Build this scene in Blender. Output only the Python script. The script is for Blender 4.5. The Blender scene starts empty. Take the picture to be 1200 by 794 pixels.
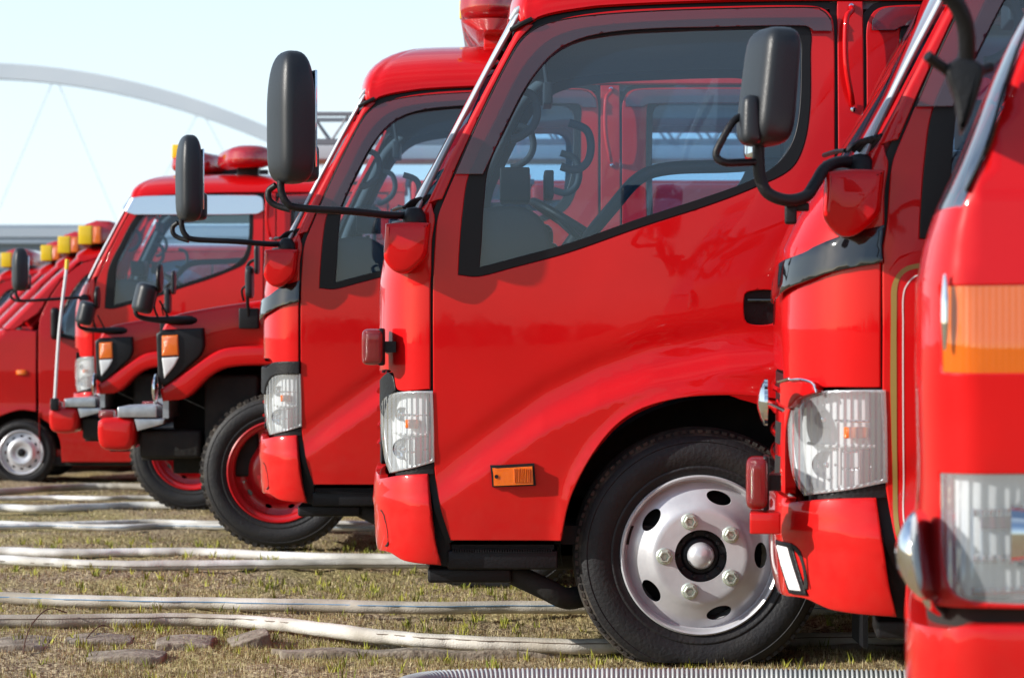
import bpy, bmesh, math, random
import numpy as np
from mathutils import Vector, Matrix
from mathutils.geometry import delaunay_2d_cdt

R = math.radians
rnd = random.Random(7)
rng = np.random.default_rng(7)
sc = bpy.context.scene
COL = sc.collection

# ------------------------------------------------------------------ camera, sky, sun
CAMZ = 1.055
HOR = 381.0           # image row of the horizon in the 1200x794 photograph
FPX = 3040.0
cam = bpy.data.cameras.new("camera")
cam.sensor_width = 36.0
cam.lens = 36.0 * FPX / 1200.0
cam.clip_start = 0.1
cam.clip_end = 6000
cam.dof.use_dof = True
cam.dof.focus_distance = 8.15
cam.dof.aperture_fstop = 6.6
co = bpy.data.objects.new("camera", cam)
co.location = (0, 0, CAMZ)
co.rotation_euler = (R(90) - math.atan((397 - HOR) / FPX), 0, 0)
COL.objects.link(co)
sc.camera = co

SUN_DIR = Vector((-0.80, -0.25, 0.37)).normalized()
sun_el = math.asin(SUN_DIR.z)
sun_az = math.atan2(SUN_DIR.x, SUN_DIR.y)      # clockwise from +Y
w = bpy.data.worlds.new("World")
sc.world = w
w.use_nodes = True
nt = w.node_tree
nt.nodes.clear()
wo = nt.nodes.new("ShaderNodeOutputWorld")
bg = nt.nodes.new("ShaderNodeBackground")
sky = nt.nodes.new("ShaderNodeTexSky")
sky.sky_type = 'NISHITA'
sky.sun_disc = False
sky.sun_elevation = sun_el
sky.sun_rotation = sun_az
sky.air_density = 1.0
sky.dust_density = 0.6
sky.ozone_density = 2.2
# thin bright clouds
tc = nt.nodes.new("ShaderNodeTexCoord")
mp = nt.nodes.new("ShaderNodeMapping"); mp.inputs['Scale'].default_value = (1.0, 1.0, 3.2)
nz = nt.nodes.new("ShaderNodeTexNoise"); nz.inputs['Scale'].default_value = 2.2; nz.inputs['Detail'].default_value = 8
rp = nt.nodes.new("ShaderNodeValToRGB")
rp.color_ramp.elements[0].position = 0.46; rp.color_ramp.elements[0].color = (0, 0, 0, 1)
rp.color_ramp.elements[1].position = 0.72; rp.color_ramp.elements[1].color = (1, 1, 1, 1)
mxw = nt.nodes.new("ShaderNodeMixRGB"); mxw.blend_type = 'MIX'
mxw.inputs['Color2'].default_value = (6.1, 7.2, 7.9, 1)
mlt = nt.nodes.new("ShaderNodeMath"); mlt.operation = 'MULTIPLY'; mlt.inputs[1].default_value = 0.75
L = nt.links.new
L(tc.outputs['Generated'], mp.inputs['Vector']); L(mp.outputs[0], nz.inputs['Vector'])
L(nz.outputs['Fac'], rp.inputs['Fac']); L(rp.outputs['Color'], mlt.inputs[0])
sep = nt.nodes.new("ShaderNodeSeparateXYZ"); L(tc.outputs['Generated'], sep.inputs[0])
hz = nt.nodes.new("ShaderNodeMapRange"); hz.inputs['From Min'].default_value = 0.0; hz.inputs['From Max'].default_value = 0.38
hz.inputs['To Min'].default_value = 0.97; hz.inputs['To Max'].default_value = 0.10
L(sep.outputs['Z'], hz.inputs['Value'])
hy = nt.nodes.new("ShaderNodeMapRange"); hy.inputs['From Min'].default_value = -0.5; hy.inputs['From Max'].default_value = 0.35
hy.inputs['To Min'].default_value = 0.22; hy.inputs['To Max'].default_value = 1.0
L(sep.outputs['Y'], hy.inputs['Value'])
hm = nt.nodes.new("ShaderNodeMath"); hm.operation = 'MULTIPLY'; L(hz.outputs[0], hm.inputs[0]); L(hy.outputs[0], hm.inputs[1])
mxx = nt.nodes.new("ShaderNodeMath"); mxx.operation = 'MAXIMUM'
L(hm.outputs[0], mxx.inputs[0]); L(mlt.outputs[0], mxx.inputs[1])
L(mxx.outputs[0], mxw.inputs['Fac']); L(sky.outputs[0], mxw.inputs['Color1'])
L(mxw.outputs[0], bg.inputs['Color'])
bg.inputs['Strength'].default_value = 0.13
L(bg.outputs[0], wo.inputs[0])

sl = bpy.data.lights.new("sun", 'SUN')
sl.energy = 4.5
sl.angle = R(0.5)
sl.color = (1.0, 0.95, 0.87)
so = bpy.data.objects.new("sun", sl)
so.rotation_euler = (-SUN_DIR).to_track_quat('-Z', 'Y').to_euler()
so.location = (-20, -5, 20)
COL.objects.link(so)

sc.view_settings.view_transform = 'Standard'
sc.view_settings.look = 'None'
sc.view_settings.gamma = 1
sc.view_settings.exposure = 0.32
sc.cycles.max_bounces = 10
sc.cycles.transparent_max_bounces = 24
sc.cycles.glossy_bounces = 5
sc.cycles.diffuse_bounces = 4
sc.cycles.caustics_reflective = False
sc.cycles.caustics_refractive = False
sc.cycles.use_denoising = True
sc.cycles.sample_clamp_indirect = 6

# ------------------------------------------------------------------ materials
MATS = {}
def newmat(name):
    m = bpy.data.materials.new(name); m.use_nodes = True
    return m, m.node_tree, m.node_tree.nodes['Principled BSDF']
def noise_bump(nt, b, scale, strength, dist=0.01, detail=4, coord='Object'):
    t = nt.nodes.new("ShaderNodeTexCoord"); n = nt.nodes.new("ShaderNodeTexNoise")
    n.inputs['Scale'].default_value = scale; n.inputs['Detail'].default_value = detail
    bp = nt.nodes.new("ShaderNodeBump"); bp.inputs['Strength'].default_value = strength
    bp.inputs['Distance'].default_value = dist
    nt.links.new(t.outputs[coord], n.inputs['Vector']); nt.links.new(n.outputs['Fac'], bp.inputs['Height'])
    nt.links.new(bp.outputs[0], b.inputs['Normal'])
    return n
def vary(nt, b, c1, c2, scale, p0=.35, p1=.65, detail=6, sock='Base Color', coord='Object'):
    t = nt.nodes.new("ShaderNodeTexCoord"); n = nt.nodes.new("ShaderNodeTexNoise")
    n.inputs['Scale'].default_value = scale; n.inputs['Detail'].default_value = detail
    r = nt.nodes.new("ShaderNodeValToRGB")
    r.color_ramp.elements[0].position = p0; r.color_ramp.elements[1].position = p1
    r.color_ramp.elements[0].color = (*c1, 1); r.color_ramp.elements[1].color = (*c2, 1)
    nt.links.new(t.outputs[coord], n.inputs['Vector']); nt.links.new(n.outputs['Fac'], r.inputs['Fac'])
    nt.links.new(r.outputs['Color'], b.inputs[sock])
    return r
def simple(name, col, rough=.5, metal=0, coat=0, spec=.5, bump=None, col2=None, cscale=8):
    m, nt, b = newmat(name)
    b.inputs['Base Color'].default_value = (*col, 1)
    b.inputs['Roughness'].default_value = rough
    b.inputs['Metallic'].default_value = metal
    b.inputs['Coat Weight'].default_value = coat
    b.inputs['Coat Roughness'].default_value = .03
    b.inputs['Specular IOR Level'].default_value = spec
    if col2: vary(nt, b, col, col2, cscale)
    if bump: noise_bump(nt, b, *bump)
    MATS[name] = m
    return m
def paint(name, col, rough=.35):
    m, nt, b = newmat(name)
    b.inputs['Roughness'].default_value = rough
    b.inputs['Coat Weight'].default_value = 1.0
    b.inputs['Coat Roughness'].default_value = .025
    b.inputs['Coat IOR'].default_value = 1.38
    b.inputs['Specular IOR Level'].default_value = .08
    vary(nt, b, tuple(c * .9 for c in col), col, 3.0)
    # road film, heavier low down on the body
    src = b.inputs['Base Color'].links[0].from_socket
    t = nt.nodes.new("ShaderNodeTexCoord"); sx = nt.nodes.new("ShaderNodeSeparateXYZ"); nt.links.new(t.outputs['Object'], sx.inputs[0])
    m1 = nt.nodes.new("ShaderNodeMapRange"); m1.inputs['From Min'].default_value = .95; m1.inputs['From Max'].default_value = .25; m1.inputs['To Max'].default_value = .16
    nt.links.new(sx.outputs['Z'], m1.inputs['Value'])
    nd = nt.nodes.new("ShaderNodeTexNoise"); nd.inputs['Scale'].default_value = 26; nd.inputs['Detail'].default_value = 10; nt.links.new(t.outputs['Object'], nd.inputs['Vector'])
    m2 = nt.nodes.new("ShaderNodeMath"); m2.operation = 'MULTIPLY'; nt.links.new(m1.outputs[0], m2.inputs[0]); nt.links.new(nd.outputs['Fac'], m2.inputs[1])
    mm = nt.nodes.new("ShaderNodeMixRGB"); mm.inputs['Color2'].default_value = (.22, .15, .10, 1)
    nt.links.new(m2.outputs[0], mm.inputs['Fac']); nt.links.new(src, mm.inputs['Color1']); nt.links.new(mm.outputs[0], b.inputs['Base Color'])
    # orange peel in the clear coat
    t = nt.nodes.new("ShaderNodeTexCoord"); n = nt.nodes.new("ShaderNodeTexNoise")
    n.inputs['Scale'].default_value = 7; n.inputs['Detail'].default_value = 3
    bp = nt.nodes.new("ShaderNodeBump"); bp.inputs['Strength'].default_value = .02; bp.inputs['Distance'].default_value = .01
    nt.links.new(t.outputs['Object'], n.inputs['Vector']); nt.links.new(n.outputs['Fac'], bp.inputs['Height'])
    nt.links.new(bp.outputs[0], b.inputs['Coat Normal'])
    # faint dust changes the gloss
    n2 = nt.nodes.new("ShaderNodeTexNoise"); n2.inputs['Scale'].default_value = 14; n2.inputs['Detail'].default_value = 8
    mr = nt.nodes.new("ShaderNodeMapRange"); mr.inputs['From Min'].default_value = .4; mr.inputs['From Max'].default_value = .75
    mr.inputs['To Min'].default_value = .015; mr.inputs['To Max'].default_value = .07
    nt.links.new(t.outputs['Object'], n2.inputs['Vector']); nt.links.new(n2.outputs['Fac'], mr.inputs['Value'])
    nt.links.new(mr.outputs[0], b.inputs['Coat Roughness'])
    MATS[name] = m
    return m
def thin_glass(name, tint, refl=.9, base_fac=.05, rough=.0, bumps=None, haze=None):
    """thin pane: tinted see-through plus fresnel mirror"""
    m = bpy.data.materials.new(name); m.use_nodes = True
    nt = m.node_tree; nt.nodes.clear()
    o = nt.nodes.new("ShaderNodeOutputMaterial"); tr = nt.nodes.new("ShaderNodeBsdfTransparent")
    gl = nt.nodes.new("ShaderNodeBsdfGlossy"); fr = nt.nodes.new("ShaderNodeFresnel"); mx = nt.nodes.new("ShaderNodeMixShader")
    ad = nt.nodes.new("ShaderNodeMath"); ad.operation = 'ADD'; ad.inputs[1].default_value = base_fac; ad.use_clamp = True
    tr.inputs[0].default_value = (*tint, 1); gl.inputs[0].default_value = (refl, refl, refl, 1)
    gl.inputs['Roughness'].default_value = rough
    fr.inputs['IOR'].default_value = 1.5
    nt.links.new(fr.outputs[0], ad.inputs[0]); nt.links.new(ad.outputs[0], mx.inputs[0])
    last = tr.outputs[0]
    if haze:
        df = nt.nodes.new("ShaderNodeBsdfDiffuse"); df.inputs[0].default_value = (*haze[0], 1)
        m2 = nt.nodes.new("ShaderNodeMixShader"); m2.inputs[0].default_value = haze[1]
        nt.links.new(tr.outputs[0], m2.inputs[1]); nt.links.new(df.outputs[0], m2.inputs[2]); last = m2.outputs[0]
    nt.links.new(last, mx.inputs[1]); nt.links.new(gl.outputs[0], mx.inputs[2])
    if bumps:
        t = nt.nodes.new("ShaderNodeTexCoord"); wv = nt.nodes.new("ShaderNodeTexWave")
        wv.wave_type = 'BANDS'; wv.bands_direction = bumps[0]
        wv.inputs['Scale'].default_value = bumps[1]; wv.inputs['Distortion'].default_value = 0
        bp = nt.nodes.new("ShaderNodeBump"); bp.inputs['Strength'].default_value = bumps[2]; bp.inputs['Distance'].default_value = .004
        nt.links.new(t.outputs['Object'], wv.inputs['Vector']); nt.links.new(wv.outputs['Fac'], bp.inputs['Height'])
        nt.links.new(bp.outputs[0], gl.inputs['Normal']); nt.links.new(bp.outputs[0], fr.inputs['Normal'])
    nt.links.new(mx.outputs[0], o.inputs[0])
    MATS[name] = m
    return m

RED = paint("red_paint", (0.62, 0.004, 0.006))
RED2 = paint("red_paint_van", (0.48, 0.004, 0.006))
BLK = simple("black_plastic", (.009, .009, .011), .45, spec=.3, bump=(120, .15))
BLKM = simple("mirror_plastic", (.018, .021, .026), .38, spec=.4, bump=(300, .12))
GBLK = simple("gloss_black", (.006, .006, .008), .05, coat=1)
DARK = simple("underbody", (.008, .008, .008), .85, bump=(30, .4), col2=(.02, .018, .015))
SEAL = simple("rubber_seal", (.006, .006, .007), .4, spec=.3)
LINER = simple("cabin_liner", (.20, .24, .27), .8, bump=(200, .2))
DASH = simple("dashboard_plastic", (.06, .075, .09), .6, bump=(200, .2))
SEATM = simple("seat_fabric", (.05, .055, .065), .9, bump=(250, .3))
SILV = simple("silver_molding", (.40, .44, .48), .5, metal=.4)
STEEL = simple("wheel_silver", (.50, .51, .54), .36, metal=.35, col2=(.66, .67, .70), cscale=7, bump=(60, .05))
CHROME = simple("chrome", (.85, .86, .88), .06, metal=1)
GALV = simple("galvanised_plate", (.55, .57, .6), .35, metal=.7, col2=(.42, .44, .47), cscale=20)
REFL = simple("lamp_reflector", (.90, .92, .95), .25, metal=.0)
WHITEP = simple("white_lamp", (.75, .77, .78), .35)
YEL = simple("yellow_plastic", (.85, .58, .01), .35, coat=.5)
REDRIM = simple("red_wheel_paint", (.50, .008, .012), .35, coat=.6, col2=(.40, .008, .012))
NUT = simple("zinc_nut", (.62, .68, .60), .4, metal=.7)
GOLD = simple("gold_pinstripe", (.30, .22, .06), .4)
WHT = simple("white_pinstripe", (.75, .7, .7), .4)
MGLASS = simple("mirror_glass", (.8, .85, .9), .02, metal=1)
GLASS = thin_glass("window_glass", (.76, .90, 1.0), base_fac=.04, haze=((.05, .22, .50), .055))  # blue haze stands in for sky reflected in the pane
WSG = thin_glass("windshield_glass", (.5, .62, .7), base_fac=.35, refl=.95)
VISOR = thin_glass("smoked_visor", (.52, .38, .44), base_fac=.03, haze=((.40, .14, .22), .08))
CVISOR = simple("chromed_visor", (.75, .78, .82), .15, metal=.9)
LENS = thin_glass("clear_lens", (.93, .95, .96), base_fac=.10, bumps=('X', 22, .9), haze=((.90, .95, 1.0), .21))  # white haze brightens the lens in place of reflected sky
LENSP = thin_glass("plain_lens", (.95, .96, .97), base_fac=.06)
def lens_col(name, col, em=0.0):
    m, nt, b = newmat(name)
    b.inputs['Base Color'].default_value = (*col, 1)
    b.inputs['Roughness'].default_value = .12
    b.inputs['Coat Weight'].default_value = 1
    b.inputs['Subsurface Weight'].default_value = .35
    b.inputs['Subsurface Radius'].default_value = (.03, .012, .004)
    b.inputs['Subsurface Scale'].default_value = .5
    t = nt.nodes.new("ShaderNodeTexCoord"); wv = nt.nodes.new("ShaderNodeTexWave"); wv.bands_direction = 'X'
    wv.inputs['Scale'].default_value = 85; wv2 = nt.nodes.new("ShaderNodeTexWave"); wv2.bands_direction = 'Z'; wv2.inputs['Scale'].default_value = 85
    md = nt.nodes.new("ShaderNodeMath"); md.operation = 'ADD'
    bp = nt.nodes.new("ShaderNodeBump"); bp.inputs['Strength'].default_value = .4; bp.inputs['Distance'].default_value = .004
    nt.links.new(t.outputs['Object'], wv.inputs[0]); nt.links.new(t.outputs['Object'], wv2.inputs[0])
    nt.links.new(wv.outputs['Fac'], md.inputs[0]); nt.links.new(wv2.outputs['Fac'], md.inputs[1])
    nt.links.new(md.outputs[0], bp.inputs['Height']); nt.links.new(bp.outputs[0], b.inputs['Normal'])
    MATS[name] = m
    return m
AMBER = lens_col("amber_lens", (.95, .19, .003))
REDL = lens_col("red_lens", (.22, .002, .003))
REDT = thin_glass("red_clear_dome", (.95, .05, .05), base_fac=.08, haze=((.80, .02, .03), .45))
AMBT = thin_glass("amber_clear", (1.0, .34, .02), base_fac=.06, haze=((.92, .17, .004), .72), bumps=('X', 30, .35))

def rubber():
    m, nt, b = newmat("tyre_rubber")
    b.inputs['Roughness'].default_value = .62
    vary(nt, b, (.007, .007, .009), (.02, .018, .016), 14, .5, .8)
    noise_bump(nt, b, 90, .25)
    return m
TYRE = rubber()
def dusty_tread():
    m, nt, b = newmat("dusty_tread")
    b.inputs['Roughness'].default_value = .85
    vary(nt, b, (.02, .018, .017), (.075, .062, .048), 18, .42, .7)
    noise_bump(nt, b, 60, .5)
    return m
TREAD = dusty_tread()

# ------------------------------------------------------------------ object helpers
def mk(name, me, parent=None, mats=()):
    o = bpy.data.objects.new(name, me)
    for m in mats: me.materials.append(m)
    COL.objects.link(o)
    if parent is not None: o.parent = parent
    return o
def empty(name, loc, label, cat, group=None):
    o = bpy.data.objects.new(name, None); o.empty_display_size = .2
    o.location = loc; o['label'] = label; o['category'] = cat
    if group: o['group'] = group
    COL.objects.link(o)
    return o
def tag(o, label=None, cat=None, group=None, kind=None):
    if label: o['label'] = label
    if cat: o['category'] = cat
    if group: o['group'] = group
    if kind: o['kind'] = kind
    return o
class MB:
    """collects pieces into ONE mesh object"""
    def __init__(s): s.v = []; s.f = []; s.m = []; s.n = 0
    def add(s, verts, faces, mi=0):
        verts = [tuple(p) for p in verts]
        s.v += verts; s.f += [tuple(i + s.n for i in f) for f in faces]; s.m += [mi] * len(faces); s.n += len(verts)
        return s
    def box(s, x0, x1, y0, y1, z0, z1, mi=0, bev=0, mat=None):
        if bev:
            b = min(bev, (x1-x0)*.45, (y1-y0)*.45, (z1-z0)*.45)
            bm = bmesh.new(); bmesh.ops.create_cube(bm, size=1)
            for v in bm.verts:
                v.co = ((x0+x1)/2 + v.co.x*(x1-x0), (y0+y1)/2 + v.co.y*(y1-y0), (z0+z1)/2 + v.co.z*(z1-z0))
            bmesh.ops.bevel(bm, geom=bm.edges[:], offset=b, segments=3, profile=.5, affect='EDGES')
            vs = [tuple(v.co) for v in bm.verts]; bm.verts.index_update()
            fs = [tuple(v.index for v in f.verts) for f in bm.faces]; bm.free()
        else:
            vs = [(x, y, z) for x in (x0, x1) for y in (y0, y1) for z in (z0, z1)]
            fs = [(0, 1, 3, 2), (4, 6, 7, 5), (0, 4, 5, 1), (2, 3, 7, 6), (0, 2, 6, 4), (1, 5, 7, 3)]
        if mat is not None: vs = [tuple(mat @ Vector(v)) for v in vs]
        return s.add(vs, fs, mi)
    def tube(s, pts, r, seg=12, mi=0, smooth=True, caps=True, flat=1.0, step=None):
        pts = [Vector(p) for p in pts]
        if smooth and len(pts) > 2: pts = crom3(pts, 8)
        n = len(pts); rs = r if isinstance(r, (list, tuple)) else None
        vs = []; fs = []
        up = Vector((0, 0, 1)); t0 = (pts[1] - pts[0]).normalized()
        if abs(t0.dot(up)) > .95: up = Vector((0, 1, 0))
        nrm = t0.cross(up).normalized()
        for i, p in enumerate(pts):
            t = (pts[min(i+1, n-1)] - pts[max(i-1, 0)]).normalized()
            nrm = (nrm - t * nrm.dot(t)).normalized(); bn = t.cross(nrm)
            rr = r if rs is None else np.interp(i/(n-1), np.linspace(0, 1, len(rs)), rs)
            for k in range(seg):
                a = 2*math.pi*k/seg
                vs.append(p + nrm*math.cos(a)*rr + bn*math.sin(a)*rr*flat)
        for i in range(n-1):
            for k in range(seg):
                k2 = (k+1) % seg
                fs.append((i*seg+k, i*seg+k2, (i+1)*seg+k2, (i+1)*seg+k))
        if caps:
            fs.append(tuple(range(seg))[::-1]); fs.append(tuple((n-1)*seg+k for k in range(seg)))
        return s.add(vs, fs, mi)
    def lathe(s, prof, c=(0, 0, 0), axis='y', seg=48, mi=0, closed=False, a0=0, a1=2*math.pi):
        full = abs(a1-a0-2*math.pi) < 1e-6
        ns = seg if full else seg+1
        vs = []; n = len(prof)
        for k in range(ns):
            a = a0+(a1-a0)*k/seg; ca, sa = math.cos(a), math.sin(a)
            for r, h in prof:
                if axis == 'y': vs.append((c[0]+r*ca, c[1]+h, c[2]+r*sa))
                elif axis == 'x': vs.append((c[0]+h, c[1]+r*ca, c[2]+r*sa))
                else: vs.append((c[0]+r*ca, c[1]+r*sa, c[2]+h))
        fs = []
        for k in range(seg if full else seg):
            k2 = (k+1) % ns
            for i in range(n-1 if not closed else n):
                j = (i+1) % n
                fs.append((k*n+i, k*n+j, k2*n+j, k2*n+i))
        return s.add(vs, fs, mi)
    def solid(s, loop, d0, d1, r=.004, fr=None, mi=0, seg=3):
        """rounded extrusion of a closed 2-D loop; fr maps (a, b, depth)->xyz"""
        if fr is None: fr = lambda a, b, d: (a, d, b)
        P = np.array(loop, float)
        if area2(P) < 0: P = P[::-1]
        nrm = loop_normals(P)
        sg = 1 if d1 > d0 else -1
        levels = []
        for i in range(seg+1):
            t = i/seg*math.pi/2
            levels.append((r*(1-math.sin(t)), d0 + sg*r*(1-math.cos(t))))
        levels += [(a, d1 - (b-d0)) for a, b in reversed(levels)]
        n = len(P); vs = []
        for ins, d in levels:
            Q = P - nrm*ins
            vs += [fr(q[0], q[1], d) for q in Q]
        fs = []
        for l in range(len(levels)-1):
            for k in range(n):
                k2 = (k+1) % n
                fs.append((l*n+k, l*n+k2, (l+1)*n+k2, (l+1)*n+k))
        Q = P - nrm*r
        res = delaunay_2d_cdt([Vector(q) for q in Q], [], [list(range(n))], 1, 1e-7)
        if len(res[0]) == n:
            for f in res[2]:
                fs.append(tuple(f)); fs.append(tuple((len(levels)-1)*n+i for i in f)[::-1])
        else:
            fs.append(tuple(range(n))); fs.append(tuple((len(levels)-1)*n+i for i in range(n))[::-1])
        return s.add(vs, fs, mi)
    def loft(s, secs, mi=0, caps=True):
        n = len(secs[0]); vs = [p for q in secs for p in q]; fs = []
        for l in range(len(secs)-1):
            for k in range(n):
                k2 = (k+1) % n
                fs.append((l*n+k, l*n+k2, (l+1)*n+k2, (l+1)*n+k))
        if caps:
            fs.append(tuple(range(n))[::-1]); fs.append(tuple((len(secs)-1)*n+k for k in range(n)))
        return s.add(vs, fs, mi)
    def build(s, name, mats, parent=None, sharp=40, flat=False):
        if not isinstance(mats, (list, tuple)): mats = [mats]
        me = bpy.data.meshes.new(name)
        me.from_pydata(s.v, [], s.f); me.validate()
        if len(me.polygons) == len(s.m): me.polygons.foreach_set('material_index', s.m)
        bm = bmesh.new(); bm.from_mesh(me); bmesh.ops.recalc_face_normals(bm, faces=bm.faces); bm.to_mesh(me); bm.free()
        if not flat:
            me.polygons.foreach_set('use_smooth', [True]*len(me.polygons))
            me.set_sharp_from_angle(angle=R(sharp))
        return mk(name, me, parent, mats)

def crom3(pts, k):
    out = []
    n = len(pts)
    for i in range(n-1):
        p0 = pts[max(i-1, 0)]; p1 = pts[i]; p2 = pts[i+1]; p3 = pts[min(i+2, n-1)]
        for j in range(k):
            t = j/k
            out.append(.5*((2*p1)+(p2-p0)*t+(2*p0-5*p1+4*p2-p3)*t*t+(3*p1-p0-3*p2+p3)*t**3))
    out.append(pts[-1].copy())
    return out
def area2(P):
    x, y = P[:, 0], P[:, 1]
    return .5*np.sum(x*np.roll(y, -1)-np.roll(x, -1)*y)
def loop_normals(P):
    """outward unit normals of a CCW loop (mitred a little)"""
    d = np.roll(P, -1, 0)-P
    d /= np.linalg.norm(d, axis=1)[:, None]+1e-12
    n = np.stack([d[:, 1], -d[:, 0]], 1)
    m = n+np.roll(n, 1, 0)
    l = np.linalg.norm(m, axis=1)[:, None]
    m = m/(l+1e-9)
    c = np.clip(np.sum(m*n, 1), .5, 1)
    return m/c[:, None]
def sm(pts, step=6.0, closed=True):
    """outline through points; a third value marks a sharp corner; smooth elsewhere"""
    P = [np.array(p[:2], float) for p in pts]; C = [len(p) > 2 for p in pts]
    n = len(P); out = []
    rngi = n if closed else n-1
    for i in range(rngi):
        p1, p2 = P[i], P[(i+1) % n]
        p0 = P[i-1] if (i > 0 or closed) and not C[i] else p1-(p2-p1)
        p3 = P[(i+2) % n] if (closed or i+2 < n) and not C[(i+1) % n] else p2+(p2-p1)
        if C[i] and C[(i+1) % n]: p0 = p1-(p2-p1); p3 = p2+(p2-p1)
        d = np.linalg.norm(p2-p1); k = max(1, int(round(d/step)))
        d0 = max(np.linalg.norm(p1-p0), 1e-6); d2 = max(np.linalg.norm(p3-p2), 1e-6)
        m1 = (p2-p0)/(d0+d)*d; m2 = (p3-p1)/(d2+d)*d
        for j in range(k):
            t = j/k; t2 = t*t; t3 = t2*t
            out.append((2*t3-3*t2+1)*p1+(t3-2*t2+t)*m1+(-2*t3+3*t2)*p2+(t3-t2)*m2)
    if not closed: out.append(P[-1])
    return np.array(out)
def inpoly(pts, poly):
    x, y = pts[:, 0], pts[:, 1]; r = np.zeros(len(pts), bool)
    x1, y1 = poly[:, 0], poly[:, 1]; x2, y2 = np.roll(x1, -1), np.roll(y1, -1)
    for a, b, c, d in zip(x1, y1, x2, y2):
        if b == d: continue
        cond = ((b > y) != (d > y))
        r ^= cond & (x < (c-a)*(y-b)/(d-b)+a)
    return r

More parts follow.
